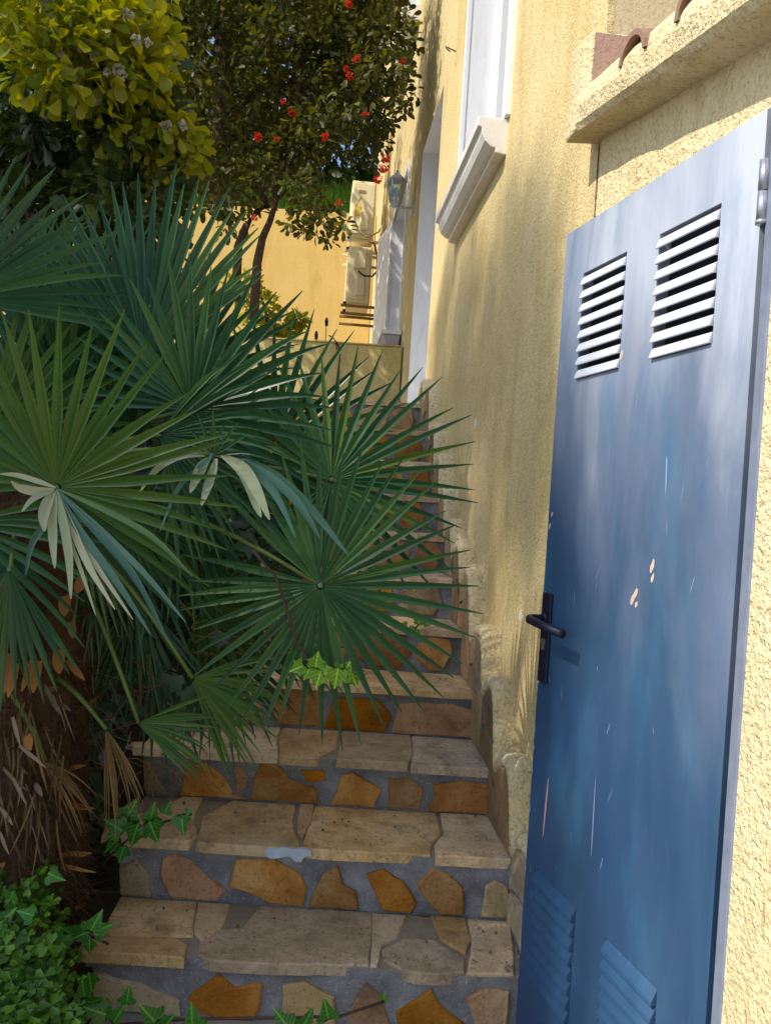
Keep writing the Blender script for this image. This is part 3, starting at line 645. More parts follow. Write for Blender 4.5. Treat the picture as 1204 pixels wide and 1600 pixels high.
chip(.611, -.72, .0035, .075, m_pinkscr, -.05, 40, 'paint_scratch'); chip(.225, .09, .0022, .045, m_scr, .05, 41, 'paint_scratch'); chip(.40, -.66, .0015, .09, m_scr, .02, 42, 'paint_scratch'); chip(.24, -.97, .0012, .08, m_scr, 0, 43, 'paint_scratch'); chip(.50, .20, .0012, .035, m_scr, 0, 44, 'paint_scratch')
for i in range(26):
    chip(r5.uniform(.06, .68), r5.uniform(-1.2, .25), r5.uniform(.0006, .0011), r5.uniform(.006, .022), m_scr, r5.choice([-.5, .5, .1, -.1]) * r5.uniform(.3, 1), 60 + i, 'paint_scratch')
for i in range(12): chip(.03 + i * .055 + r5.uniform(-.02, .02), -1.305 + r5.uniform(0, .012), r5.uniform(.006, .02), r5.uniform(.004, .012), m_rust, 0, 220 + i, 'rust_spot')
for i in range(16): chip(.6925 - r5.uniform(0, .003), r5.uniform(-1.28, .5), .0018, r5.uniform(.004, .016), m_scr, 0, 120 + i, 'paint_chip')

# ------------------------------------------------------------------ walls beyond, air conditioners, lantern
ewt = thing('boundary_wall', 'tall ochre retaining wall closing the passage behind the flowering tree', 'wall', (-2, 13, .69))
mb = MB(); mb.box(W, -9, D - SL * 13 - .01, 13.0, 13.4, .3, 4.85); mb.build('wall', m_endwall, ewt)
lwt = thing('garden_wall', 'low stained yellow wall at the top of the stairs, cut off square beside the doorway', 'wall', (-.8, 7.3, .69))
mb = MB(); mb.box(W, -4.5, D - SL * 7.3 - .012, 7.3, 7.45, .5, 1.49); mb.build('wall', m_lowwall, lwt, bev=.01)
mb = MB(); mb.box(W, -4.5, D - SL * 7.3 - .02, 7.285, 7.465, 1.4905, 1.505); mb.build('coping', m_lowwall, lwt, bev=.006)

def ac(z0, label, upper):
    t = thing('air_conditioner', label, 'air conditioner', tuple(P(11.0, -.32, z0)), 'air conditioners on the house wall')
    b = MB(); b.box(P, 10.9, 11.7, -.49, -.15, z0, z0 + .80); b.build('casing', m_ac, t, bev=.02)
    b = MB(); b.box(P, 10.886, 10.9, -.47, -.17, z0 + .05, z0 + .76); b.build('side_panel', m_ac, t, bev=.008)
    b = MB(); b.box(P, 10.85, 10.886, -.36, -.24, z0 + .10, z0 + .36); b.build('valve_cover', m_ac, t, bev=.012)
    b = MB(); b.box(P, 10.88, 10.886, -.40, -.30, z0 + .62, z0 + .66); b.build('label_plate', m_label, t)
    if upper:
        b = MB(); b.box(P, 10.878, 10.886, -.44, -.36, z0 + .30, z0 + .44); b.build('warning_label', m_yellab, t)
        b = MB(); b.tube([P(10.86, -.36, z0 + .55), P(10.80, -.43, z0 + .40), P(10.78, -.43, z0 + .18), P(10.76, -.36, z0 + .02), P(10.72, -.24, z0 - .05), P(10.66, -.10, z0 + .02), P(10.62, -.05, z0 + .1)], .012, 8); b.build('cable', m_pipe, t, True)
    else:
        b = MB(); b.box(P, 10.85, 10.886, -.40, -.24, z0 + .48, z0 + .72); b.build('terminal_cover', m_ac, t, bev=.01)
        b = MB(); b.tube([P(10.86, -.33, z0 + .44), P(10.82, -.31, z0 + .40), P(10.80, -.24, z0 + .36), P(10.78, -.14, z0 + .36), P(10.7, -.06, z0 + .44)], .014, 8); b.build('cable', m_black, t, True)
        b = MB(); b.tube([P(10.78, -.22, z0 + .84), P(10.74, -.14, z0 + .80), P(10.72, -.09, z0 + .6), P(10.70, -.07, z0 + .2)], .018, 8); b.build('conduit', m_rust, t, True)
    for j, dz in enumerate((-.05, -.16) if not upper else (-.05, -.20)):
        b = MB(); b.box(P, 10.93 + .0 * j, 10.97, -.55, 0.0, z0 + dz, z0 + dz + .035); b.box(P, 11.6, 11.64, -.55, 0.0, z0 + dz, z0 + dz + .035); b.build('bracket', m_rust if not upper else m_ac, t, bev=.004)
        b = MB(); b.tube([P(10.93, -.50, z0 + dz + .035), P(10.93, -.50, z0 + dz + .065)], .022, 8); b.build('rubber_foot', m_black, t)
    return t
ac(3.72, 'upper air conditioner with a yellow label, mounted on the house wall above another unit', True)
ac(2.80, 'lower rust stained air conditioner with a dangling black cable on the house wall', False)

ln = thing('wall_lantern', 'pale grey metal carriage lantern on a bracket beside the white doorway', 'lantern', tuple(P(7.3, 0, 2.70)))
Lc = P(7.2, -.17, 2.80)
def LP(x, y, z): return Lc + V((x * .9, y * .9, z * .82))
b = MB(); b.tube([P(7.2, 0, 2.77), P(7.2, -.06, 2.765), P(7.2, -.17, 2.765)], [.016, .014, .012], 8); b.box(P, 7.15, 7.25, -.02, .003, 2.69, 2.86); b.build('bracket', m_lantern, ln, bev=.004)
def hexring(r, z): return [LP(r * math.cos(a * math.pi / 3), r * math.sin(a * math.pi / 3), z) for a in range(6)]
b = MB(); r1 = hexring(.055, .0); r2 = hexring(.052, -.035); b.add(r1 + r2, [tuple(range(6)), tuple(range(6, 12))] + [(i, (i + 1) % 6, 6 + (i + 1) % 6, 6 + i) for i in range(6)]); b.build('base', m_lantern, ln)
b = MB(); r1 = hexring(.105, .24); r2 = hexring(.11, .255); r3 = hexring(.035, .325); r4 = hexring(.012, .345); r5_ = hexring(.014, .37); b.add(r1 + r2 + r3 + r4 + r5_, [tuple(range(6)), tuple(range(24, 30))] + [(q * 6 + i, q * 6 + (i + 1) % 6, q * 6 + 6 + (i + 1) % 6, q * 6 + 6 + i) for q in range(4) for i in range(6)]); b.build('roof', m_lantern, ln)
b1, b2 = hexring(.058, .0), hexring(.094, .24); b = MB()
for i in range(6): b.tube([b1[i], b2[i]], .007, 6)
b.build('frame', m_lantern, ln)
for i in range(6):
    j = (i + 1) % 6; b = MB(); b.quad(b1[i] * .5 + b1[i] * .5, b1[j], b2[j], b2[i]); b.build('pane', m_lampglass, ln)
b = MB(); b.tube([LP(0, 0, .0), LP(0, 0, .06), LP(0, 0, .08), LP(0, 0, .14), LP(0, 0, .17)], [.014, .014, .028, .03, .01], 10); b.build('bulb', plain('bulb_white', (.7, .72, .75), .3), ln, True)

tr = thing('sill_trough', 'small lilac trough hanging below the far white window, a sprig beside it', 'planter', tuple(P(7.75, -.1, 1.5)))
b = MB(); pts = []
for Y in (7.56, 8.1): pts += [P(Y, -.19, 1.66), P(Y, -.01, 1.66), P(Y, -.03, 1.53), P(Y, -.14, 1.53)]
b.add(pts, [(0, 1, 2, 3), (4, 5, 6, 7), (0, 1, 5, 4), (1, 2, 6, 5), (2, 3, 7, 6), (3, 0, 4, 7)]); b.build('trough', m_pot, tr, bev=.012)
b = MB(); b.box(P, 7.54, 8.12, -.205, -.004, 1.66, 1.70); b.build('rim', m_white, tr, bev=.008)

# hoses on the garden wall
hs = thing('garden_hose', 'thin black hose looped over the top edge of the low yellow wall', 'hose', tuple(at(525, 545, 7.35)))
b = MB(); b.tube([at(514, 524, 7.3), at(520, 528, 7.27), at(528, 538, 7.26), at(531, 548, 7.26), at(526, 545, 7.26), at(524, 534, 7.27), at(530, 545, 7.26), at(531, 566, 7.265)], .006, 8); b.build('hose', m_black, hs, True)
for i, (x, y, lab) in enumerate(((510, 502, 'small round black lamp head above the low yellow wall, higher one'), (494, 523, 'small black lamp head behind palm tips on the low yellow wall'))):
    sp = thing('garden_spotlight', lab, 'spotlight', tuple(at(x, 545, 7.36)), 'black lamp heads on the low wall')
    b = MB(); b.tube([at(x, y - 6, 7.34) + V((0, .03, 0)), at(x, y, 7.34), at(x, y + 6, 7.30)], [.010, .018, .015], 10); b.build('head', m_black, sp, True)
    b = MB(); c = at(x, y, 7.36); b.tube([V((c.x, 7.37, 1.50)), c], .004, 6); b.build('stem', m_black, sp)

# ================================================================== PLANTS
def leaf_mesh(name, w, l, m, shape='oval'):
    if shape == 'oval': out = [(0, 0), (.32, .22), (.5, .55), (.36, .85), (0, 1)]
    elif shape == 'obov': out = [(0, 0), (.22, .2), (.46, .58), (.46, .85), (0, 1)]
    elif shape == 'ivy': out = [(0, .12), (.34, -.02), (.50, .20), (.42, .36), (.56, .55), (.30, .62), (.16, .82), (0, 1.05)]
    elif shape == 'ivy3': out = [(0, .08), (.30, -.04), (.52, .10), (.62, .34), (.36, .44), (.22, .70), (0, 1.08)]
    n = len(out); vs = []; fs = []
    for i, (x, y) in enumerate(out):
        mid = V((0, y if 0 < i < n - 1 else y, 0)) * l
        vs.append(V((-x * w, y * l, abs(x) * w * .35 - .12 * l * y * y)))
    for i, (x, y) in enumerate(out): vs.append(V((x * w, y * l, abs(x) * w * .35 - .12 * l * y * y)))
    mids = len(vs)
    for i, (x, y) in enumerate(out): vs.append(V((0, y * l, -.12 * l * y * y)))
    for i in range(n - 1): fs += [(i, i + 1, mids + i + 1, mids + i), (mids + i, mids + i + 1, n + i + 1, n + i)]
    me = bpy.data.meshes.new(name); me.from_pydata(vs, [], fs); me.materials.append(m)
    bm = bmesh.new(); bm.from_mesh(me); bmesh.ops.remove_doubles(bm, verts=bm.verts, dist=1e-5); bmesh.ops.dissolve_degenerate(bm, edges=bm.edges, dist=1e-6); bm.to_mesh(me); bm.free()
    me.polygons.foreach_set('use_smooth', [True] * len(me.polygons)); return me
def rot_m(d, nrm, p, s):
    y = d.normalized(); z = (nrm - y * nrm.dot(y)); z = z.normalized() if z.length > 1e-4 else y.orthogonal().normalized(); x = y.cross(z)
    return Matrix(((x.x * s, y.x * s, z.x * s, p.x), (x.y * s, y.y * s, z.y * s, p.y), (x.z * s, y.z * s, z.z * s, p.z), (0, 0, 0, 1)))
def sph(r=rnd):
    while True:
        q = V((r.uniform(-1, 1), r.uniform(-1, 1), r.uniform(-1, 1)))
        if .05 < q.length <= 1: return q
def crown(parent, clumps, per, lsize, me, keep, extra=None, upw=.5, r=rnd, jitter=.3, name='foliage'):
    """leaves clump by clump; the nearest ones in view as single leaves, the rest one mass"""
    L = []
    for c, rad, mul in clumps:
        axis = sph(r).normalized()
        for i in range(int(per * mul)):
            q = sph(r); p = c + V((q.x * rad, q.y * rad, q.z * rad * .75))
            d = (q.normalized() * .8 + sph(r) * .9 + V((0, 0, -.15))).normalized(); nrm = (V((0, 0, 1)) * upw + sph(r) * .8 + q * .4)
            L.append(rot_m(d, nrm, p, lsize * r.uniform(1 - jitter, 1 + jitter)))
    seen = []
    for i, m in enumerate(L):
        q = pix(m.translation)
        if q and 5 < q[0] < 1199 and 5 < q[1] < 1595: seen.append((m.translation.length, i))
    seen.sort(); single = {i for _, i in seen[:keep]}
    vs, fs = [], []; bv = [v.co.copy() for v in me.vertices]; bf = [tuple(p.vertices) for p in me.polygons]; b = base_of(parent)
    for i, m in enumerate(L):
        if i in single: inst('leaf', me, m, parent)
        else:
            k = len(vs); vs += [m @ v - b for v in bv]; fs += [tuple(x + k for x in f) for f in bf]
    m2 = bpy.data.meshes.new(name); m2.from_pydata(vs, [], fs); m2.materials.append(me.materials[0]); m2.polygons.foreach_set('use_smooth', [True] * len(m2.polygons))
    o = bpy.data.objects.new(name, m2); C.objects.link(o); o.parent = parent; o['kind'] = 'stuff'; return o
def limb(p0, p1, r0, r1, wob=.08, n=7):
    pts = []; L = (p1 - p0).length
    for i in range(n):
        t = i / (n - 1); q = p0.lerp(p1, t); a = wob * L * math.sin(math.pi * t)
        pts.append(q + V((n3((p0.x + t * 2, p0.y, 1), 2), n3((p0.x, p0.y + t * 2, 2), 2), n3((p0.x, 1, p0.z + t * 2), 2))) * a)
    return pts, [r0 + (r1 - r0) * i / (n - 1) for i in range(n)]
def blossom(name, m, parent, c, r, petals, seed, pl=None):
    rr = random.Random(seed); mb = MB()
    for i in range(petals):
        q = sph(rr).normalized(); s = q.orthogonal().normalized(); s = (s + q.cross(s) * rr.uniform(-1, 1)).normalized(); wv = r * .42
        p = c + q * r * rr.uniform(.2, .6); e = p + q * r * .55 + sph(rr) * r * .25
        mb.add([p, (p + e) / 2 + s * wv, e, (p + e) / 2 - s * wv], ((0, 1, 2, 3),))
    return mb.build(name, m, parent, fix=False)

# ---- pittosporum shrub, upper left, running on past the left edge of the picture
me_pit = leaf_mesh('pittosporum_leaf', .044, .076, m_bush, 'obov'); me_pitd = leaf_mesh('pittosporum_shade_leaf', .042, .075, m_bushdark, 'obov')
bt = thing('pittosporum_shrub', 'tall shrub with rounded yellow-green leaves and faded grey blossom, above the fan palm', 'shrub', (-1.75, 3.3, -.8))
b = MB()
for e in ((-1.6, 3.4, 1.8), (-1.9, 3.6, 2.2), (-1.3, 3.6, 1.5), (-2.4, 3.3, 2.0), (-1.6, 3.9, 2.6)):
    b.tube(*limb(V((-2.1, 3.9, -.85)), V(e), .05, .012, .12), 8)
b.build('trunk', m_bark, bt, True)
rb = random.Random(21); cl = []
for (x, y, dp, rad, mul) in ((40, 20, 3.0, .26, 1.3), (110, 40, 3.05, .22, 1.2), (160, 70, 3.1, .22, 1.3), (205, 60, 3.15, .16, 1.), (190, 110, 3.1, .18, 1.), (120, 110, 3.0, .2, 1.), (60, 90, 2.95, .2, .9), (215, 30, 3.2, .16, .8), (160, 20, 3.2, .2, 1.), (80, -40, 3.1, .3, 1.2), (180, -50, 3.2, .25, 1.), (0, -60, 3., .3, 1.2),
                         (270, 205, 3.3, .10, .45), (245, 190, 3.3, .12, .5), (290, 225, 3.35, .10, .5), (180, 200, 3.2, .14, .6), (235, 235, 3.35, .14, .5), (215, 110, 3.15, .10, .4), (230, 85, 3.2, .10, .3)):
    cl.append((at(x, y, dp), rad, mul))
crown(bt, cl, 120, 1., me_pit, 220, upw=.7, r=rb)
cl = []
for i in range(46):
    x, y = rb.uniform(-60, 230), rb.uniform(60, 420); cl.append((at(x, y, rb.uniform(3.3, 3.9)), rb.uniform(.16, .3), rb.uniform(.6, 1.2)))
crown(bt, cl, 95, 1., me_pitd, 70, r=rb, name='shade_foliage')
for i, (x, y) in enumerate(((137, 68), (148, 88), (185, 108), (232, 66), (212, 62), (130, 70), (95, 82), (200, 22), (75, 5), (168, 112), (190, 118), (260, 200), (190, 200), (285, 197), (180, 158))):
    blossom('blossom', m_greyfl, bt, at(x, y, 2.95 if y < 150 else 3.2), .017 + .006 * (i % 3), 34, i)
# unseen tree added behind the camera, crown shaped to shade stairs, palm and walls
st2 = thing('added_shade_tree', 'tall unseen tree added far to the left behind the camera to shade the stairs', 'tree', (-13.2, -5.0, -1.45))
b = MB(); b.tube(*limb(V((-13.2, -5.0, -1.5)), V((-13.0, -4.6, 14)), .28, .06, .03), 8)
for q in ((-13.4, -3.2, 14.2), (-12.2, -5.6, 13.8), (-14.0, -5.4, 14.0)): b.tube(*limb(V((-13.1, -4.8, 9.6)), V(q), .08, .02, .08), 6)
b.build('trunk', m_bark, st2, True)
E1, E2 = V((.482, -.876, 0)), V((.643, .354, .679))
EDGE = [(-1.22, .2), (-1.25, .6), (-1.45, 1.05), (-2.06, 2.0), (-2.57, 2.35), (-3.3, 2.75), (-4.17, 3.2), (-4.8, 3.0)]  # shade outline that the unseen crown is cut to
def shaded(a, b_, pad):
    if a > -1.22 - pad or a < -4.6 or b_ < -1.5: return False
    for (a0, b0), (a1, b1) in zip(EDGE, EDGE[1:]):
        if a1 <= a <= a0: return b_ < b0 + (b1 - b0) * (a - a0) / (a1 - a0 or 1) - pad
    return False
rs2 = random.Random(5); cl = []
while len(cl) < 340:
    a, b_ = rs2.uniform(-4.6, -1.2), rs2.uniform(-1.5, 3.2); rad = rs2.uniform(.22, .36)
    if not shaded(a, b_, rad * .75): continue
    if math.hypot(a + 3.33, b_ - 1.45) < .40: continue  # gap cut so sun reaches the shrub
    if math.hypot(a + 2.28, b_ - .93) < .27 or math.hypot(a + 1.95, b_ - .74) < .32 or math.hypot(a + 1.74, b_ - .52) < .24: continue  # gaps cut so sun reaches a skirting crest and palm fronds
    cl.append((E1 * a + E2 * b_ + SUN * rs2.uniform(17., 22.), rad, 1 if shaded(a, b_, .85) and b_ < .95 else (.6 if b_ < .95 else .46)))
me_far = bpy.data.meshes.new('added_shade_tree_leaf'); me_far.from_pydata([V((0, 0, 0)), V((-.020, .035, .006)), V((0, .075, -.01)), V((.020, .035, .006))], [], [(0, 1, 2), (0, 2, 3)]); me_far.materials.append(m_bushdark)
crown(st2, cl, 300, 1.1, me_far, 0, r=rs2)

# ---- flowering tree
ft = thing('flowering_tree', 'dark leafy tree with red blossoms and crooked twin stems in front of the ochre wall', 'tree', tuple(at(405, 470, 6.2)))
b = MB()
def path(lst, dp): return [at(x, y, dp) for x, y in lst]
b.tube(path([(396, 500), (402, 410), (410, 372), (422, 345), (432, 312), (428, 300), (440, 270), (448, 235), (462, 180), (470, 100), (480, 20)], 6.2), [.042, .037, .031, .026, .022, .027, .025, .023, .021, .018, .014], 8)
b.build('trunk', m_bark, ft, True)
b = MB(); b.tube(path([(368, 470), (372, 385), (385, 352), (402, 330), (418, 322), (412, 310), (408, 300), (420, 285), (424, 268), (430, 240)], 6.25), [.04, .036, .03, .028, .026, .03, .022, .02, .018, .014], 8)
b.tube(path([(408, 302), (407, 285), (395, 270)], 6.25), [.018, .014, .010], 6); b.build('limb', m_bark, ft, True)
b = MB(); b.tube(path([(340, 330), (346, 200), (345, 120), (350, 40), (365, -60)], 6.7), [.09, .085, .075, .06, .04], 8); b.tube(path([(345, 200), (375, 165), (420, 130)], 6.7), [.05, .04, .02], 6); b.tube(path([(462, 180), (510, 120), (560, 70)], 6.2), [.025, .02, .01], 6); b.tube(path([(445, 250), (500, 200), (580, 150), (615, 150)], 6.2), [.022, .018, .012, .006], 6); b.tube(path([(436, 310), (470, 270), (500, 300), (515, 350)], 6.2), [.016, .012, .01, .006], 6); b.build('limb', m_bark, ft, True)
me_tree = leaf_mesh('tree_leaf', .034, .064, m_tree, 'oval'); me_low = leaf_mesh('tree_low_leaf', .034, .064, m_treelow, 'oval')
rt = random.Random(31); cl = []
for i in range(300):
    x, y = rt.uniform(190, 640), rt.uniform(-220, 270)
    if (x > 560 and y > 235) or (x > 455 and y > 240): continue
    edge = 640 - max(0, (60 - y)) * .12 - max(0, y - 150) * .45
    if x > edge - 15: continue
    cl.append((at(x, y, rt.uniform(5.7, 7.1)), rt.uniform(.14, .27), rt.uniform(.6, 1.2)))
crown(ft, cl, 88, 1., me_tree, 150, r=rt)
cl = []
for (x, y, rad, mul) in ((610, 110, .14, .6), (622, 150, .12, .5), (600, 185, .13, .6), (618, 60, .13, .6), (595, 225, .1, .4), (585, 255, .07, .3), (600, 20, .14, .6), (630, 175, .06, .25),
                         (476, 300, .13, .7), (514, 338, .13, .7), (480, 320, .14, .8), (500, 352, .12, .7), (465, 290, .12, .6), (515, 375, .05, .2), (537, 350, .07, .25), (450, 350, .05, .2), (475, 362, .06, .3),
                         (345, 325, .10, .5), (362, 290, .10, .5), (405, 262, .12, .6), (335, 290, .14, .7), (430, 255, .12, .6), (378, 312, .05, .2), (350, 352, .07, .3), (395, 285, .05, .2)):
    cl.append((at(x, y, rt.uniform(5.8, 6.3)), rad, mul))
crown(ft, cl, 85, 1., me_low, 140, r=rt, name='low_foliage')
for i, (x, y) in enumerate(((540, 108), (546, 118), (556, 92), (443, 160), (456, 175), (403, 214), (432, 218), (508, 214), (545, 6), (233, 10), (232, 172), (226, 178), (628, 96), (602, 248), (600, 262), (528, 317), (148, 155), (570, 180), (397, 340), (590, 280))):
    q = at(x, y, 5.62 if x > 300 else 3.6); blossom('blossom', m_red, ft if x > 300 else bt, q, (.036 if i % 3 else .026) if x > 300 else .022, 26, 100 + i)
# ---- dark evergreen behind
ev = thing('evergreen_tree', 'dense dark evergreen tree filling the gap behind the pittosporum shrub', 'tree', (-3.6, 8.6, .69))
b = MB(); b.tube(*limb(V((-3.6, 8.6, .6)), V((-3.4, 8.6, 5)), .14, .05), 8); b.build('trunk', m_bark, ev, True)
re_ = random.Random(8); cl = []
for i in range(150):
    x, y = re_.uniform(-80, 420), re_.uniform(-200, 330)
    cl.append((at(x, y, re_.uniform(8., 9.6)), re_.uniform(.3, .5), 1))
crown(ev, [c for c in cl if c[0].x < -1.3], 60, 1.8, me_tree, 0, r=re_)
ev2 = thing('evergreen_tree', 'dark evergreen tree on the bank above the ochre wall, behind the red blossoms', 'tree', (-2.2, 15.5, 6.5))
b = MB(); b.tube(*limb(V((-2.2, 15.5, 6.2)), V((-2.2, 15.5, 11)), .2, .06), 8); b.build('trunk', m_bark, ev2, True)
cl = []
for i in range(230):
    x, y = re_.uniform(180, 690), re_.uniform(-220, 275); q = at(x, y, re_.uniform(14.6, 17))
    if q.z > 5.7: cl.append((q, re_.uniform(.55, .8), 1))
crown(ev2, cl, 55, 3.0, me_tree, 0, r=re_)
# ---- grass bank on top of the boundary wall
gb = MB(); rg = random.Random(4)
bk2 = MB()
for j in range(7):
    for i in range(25): bk2.v.append(V((-8.5 + 8.0 * i / 24, 13.05 + j * .8, 4.8 + j * .45 + .15 * n3((i, j, 0), .5))))
for j in range(6):
    for i in range(24): k = j * 25 + i; bk2.f.append((k, k + 1, k + 26, k + 25))
tag(bk2.build('hillside', m_soil, smooth=True), kind='structure')
for i in range(9000):
    x = rg.uniform(-6, -.6); jj = rg.uniform(0, 5.5); p = V((x, 13.02 + jj * .8, 4.8 + jj * .45)); h = rg.uniform(.15, .4); d = V((rg.uniform(-.5, .5), rg.uniform(-.6, .1), 1)).normalized(); s = V((.02, 0, 0))
    gb.add([p - s, p + s, p + d * h + V((0, -.05, -.03))], ((0, 1, 2),))
tag(gb.build('grass', m_grass, fix=False), label='bright green grass on the bank above the ochre wall', cat='grass', kind='stuff')
# ---- yellow shrub behind the palm
ys = thing('golden_shrub', 'small golden green shrub peeping over the palm against the ochre wall', 'shrub', tuple(at(420, 560, 7.9)))
me_y = leaf_mesh('golden_leaf', .04, .08, m_yshrub); ry = random.Random(3)
crown(ys, [(at(x, y, 7.8), rad, 1) for x, y, rad in ((385, 450, .2), (405, 480, .2), (440, 505, .16), (465, 500, .08), (400, 530, .3), (440, 545, .2))], 110, 1., me_y, 0, r=ry)
b = MB(); b.tube([at(420, 600, 7.9), at(418, 500, 7.8), at(405, 450, 7.8)], [.03, .02, .01], 6); b.build('stem', m_bark, ys)

# ---- undergrowth between palm and stairs
ug = MB(); ru = random.Random(12); vs_, fs_ = [], []
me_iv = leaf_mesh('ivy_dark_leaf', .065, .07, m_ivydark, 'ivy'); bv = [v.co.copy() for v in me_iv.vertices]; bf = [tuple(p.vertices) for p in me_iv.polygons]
def scatter(n, f, me, name, lab, cat, r):
    vs, fs = [], []; bv = [v.co.copy() for v in me.vertices]; bf = [tuple(p.vertices) for p in me.polygons]
    for i in range(n):
        m = f(r); k = len(vs); vs += [m @ v for v in bv]; fs += [tuple(x + k for x in q) for q in bf]
    m2 = bpy.data.meshes.new(name); m2.from_pydata(vs, [], fs); m2.materials.append(me.materials[0]); o = bpy.data.objects.new(name, m2); C.objects.link(o)
    return tag(o, lab, cat, kind='stuff')
def f_under(r):
    Y = 2.25 + 3.2 * r.random() ** 1.1; x = xleft(Y) - .06 - 2.2 * r.random() ** 1.3 + (.05 if r.random() < .2 else 0)
    top = .75 if Y > 2.6 else .45
    z = ramp_z(Y) - .1 + r.random() ** 1.3 * top
    return rot_m(V((r.uniform(-.6, 1), -1, r.uniform(-.8, .2))), V((.3, -.7, .8)) + sph(r) * .6, V((x, Y, z)), r.uniform(.7, 1.35))
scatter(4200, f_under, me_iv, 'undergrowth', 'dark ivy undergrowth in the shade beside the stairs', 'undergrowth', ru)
# ---- clover at the lower left
me_cl = MB()
for a in range(3):
    th = a * 2 * math.pi / 3; d = V((math.cos(th), math.sin(th), 0)); s = V((-d.y, d.x, 0))
    me_cl.add([V((0, 0, 0)), d * .6 + s * .42 + V((0, 0, .12)), d * .92 + s * .25 + V((0, 0, .02)), d * .78, d * .92 - s * .25 + V((0, 0, .02)), d * .6 - s * .42 + V((0, 0, .12))], ((0, 1, 2, 3), (0, 3, 4, 5)))
clm = bpy.data.meshes.new('clover_leaf'); clm.from_pydata(me_cl.v, [], me_cl.f); clm.materials.append(m_clover)
def f_clover(r):
    while True:
        x, y = r.uniform(-40, 165), r.uniform(1345, 1640)
        if x < 60 + (y - 1345) * .25 + r.uniform(-20, 30): break
    dp = 2.12 - (y - 1345) / 255 * .35 + r.uniform(-.12, .12); p = at(x, y, dp)
    return rot_m(V((r.uniform(-1, 1), r.uniform(-1, 1), r.uniform(-.3, .3))), V((.1, -.55, .9)) + sph(r) * .35, p, r.uniform(.012, .034))
scatter(760, f_clover, clm, 'clover_patch', 'bright green clover patch at the foot of the stairs', 'ground cover', random.Random(9))
cb = MB(); 
for j in range(13):
    for i in range(13):
        x = -80 + 215 * i / 12; y = 1340 + 300 * j / 12; q = at(x, y, 2.22 - (y - 1345) / 255 * .35 + .1 * max(0, (i - 9) / 3)); cb.v.append(q + V((0, .03 * n3(q, 9), .03 * n3(q, 12))))
for j in range(12):
    for i in range(12): k = j * 13 + i; cb.f.append((k, k + 1, k + 14, k + 13))
tag(cb.build('clover_mound', m_soil, smooth=True), kind='structure')

# ---- ivy sprays: each a vine with its own leaves
me_ivl = leaf_mesh('ivy_leaf', .075, .08, m_ivy, 'ivy3'); me_ivy2 = leaf_mesh('young_ivy_leaf', .078, .07, m_ivylight, 'ivy'); me_ivd = leaf_mesh('shade_ivy_leaf', .085, .08, m_ivydark, 'ivy')
def vine(label, stem, leaves, me, dp, seed, r0=.0035):
    r = random.Random(seed); t = thing('ivy_vine', label, 'ivy', tuple(at(*stem[0], dp)), 'ivy vines trailing over the stairs')
    b = MB(); b.tube([at(x, y, dp + .02) for x, y in stem], r0, 6); b.build('stem', m_vine, t, True)
    for (x, y, s, a) in leaves:
        th = math.radians(a); d = cx * math.cos(th) + cy * math.sin(th) - fwd * r.uniform(-.1, .35)
        p = at(x, y, dp + r.uniform(-.05, .02)); inst('leaf', me, rot_m(d, -fwd + V((0, 0, .45)) + sph(r) * .45, p - d * .03 * s, s * .76), t)
    return t
vine('bright ivy spray hanging over the left end of the lower steps', [(160, 1350), (190, 1320), (215, 1300), (255, 1285), (300, 1272)],
     [(205, 1265, 1.15, 60), (238, 1270, .9, 75), (178, 1290, 1.05, 150), (210, 1305, 1.15, 250), (240, 1300, 1.1, 290), (285, 1290, .95, 280), (175, 1320, .9, 220), (262, 1262, .6, 60), (296, 1268, .4, 20), (190, 1335, .8, 250)], me_ivl, 2.22, 1)
vine('light green ivy spray drooping over the front of the fan leaf', [(395, 860), (430, 900), (448, 950), (462, 1000), (480, 1030), (500, 1050), (550, 1068)],
     [(462, 1045, .7, 200), (495, 1030, .75, 80), (497, 1062, .9, 250), (525, 1062, .9, 260), (540, 1045, .95, 60), (552, 1060, 1., 300), (515, 1048, .6, 30), (478, 1055, .6, 240)], me_ivy2, 1.86, 2)
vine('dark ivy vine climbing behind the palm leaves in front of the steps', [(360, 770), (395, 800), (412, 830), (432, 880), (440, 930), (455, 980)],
     [(372, 812, 1.1, 180), (385, 850, 1.1, 200), (425, 830, 1.35, 280), (440, 850, 1.3, 300), (460, 890, 1.25, 270), (438, 928, 1., 260), (415, 815, .8, 90)], me_ivd, 2.0, 3)
vine('small light ivy growing from a joint of an upper step', [(640, 990), (655, 975), (665, 962)], [(640, 985, .7, 180), (655, 968, .75, 80), (668, 975, .6, 330), (650, 990, .6, 260), (630, 975, .5, 150)], me_ivy2, 3.25, 4)
vine('ivy runner with bright leaves at the left edge of the bottom step', [(60, 1500), (110, 1470), (140, 1462), (170, 1475)], [(105, 1455, .9, 150), (125, 1462, .8, 200), (150, 1440, .9, 60), (162, 1450, .85, 20), (140, 1480, .6, 270), (95, 1475, .8, 230)], me_ivl, 1.98, 5)
vine('ivy creeping along the very bottom of the lowest riser', [(140, 1605), (300, 1592), (450, 1590), (530, 1588), (600, 1565)], [(150, 1580, 1., 150), (185, 1585, .9, 60), (200, 1555, .7, 80), (232, 1585, 1., 120), (300, 1590, 1., 90), (440, 1592, .9, 130), (480, 1592, .9, 60), (510, 1578, .9, 100), (600, 1556, .35, 80), (130, 1545, .7, 100), (262, 1598, .9, 60)], me_ivl, 1.9, 6)
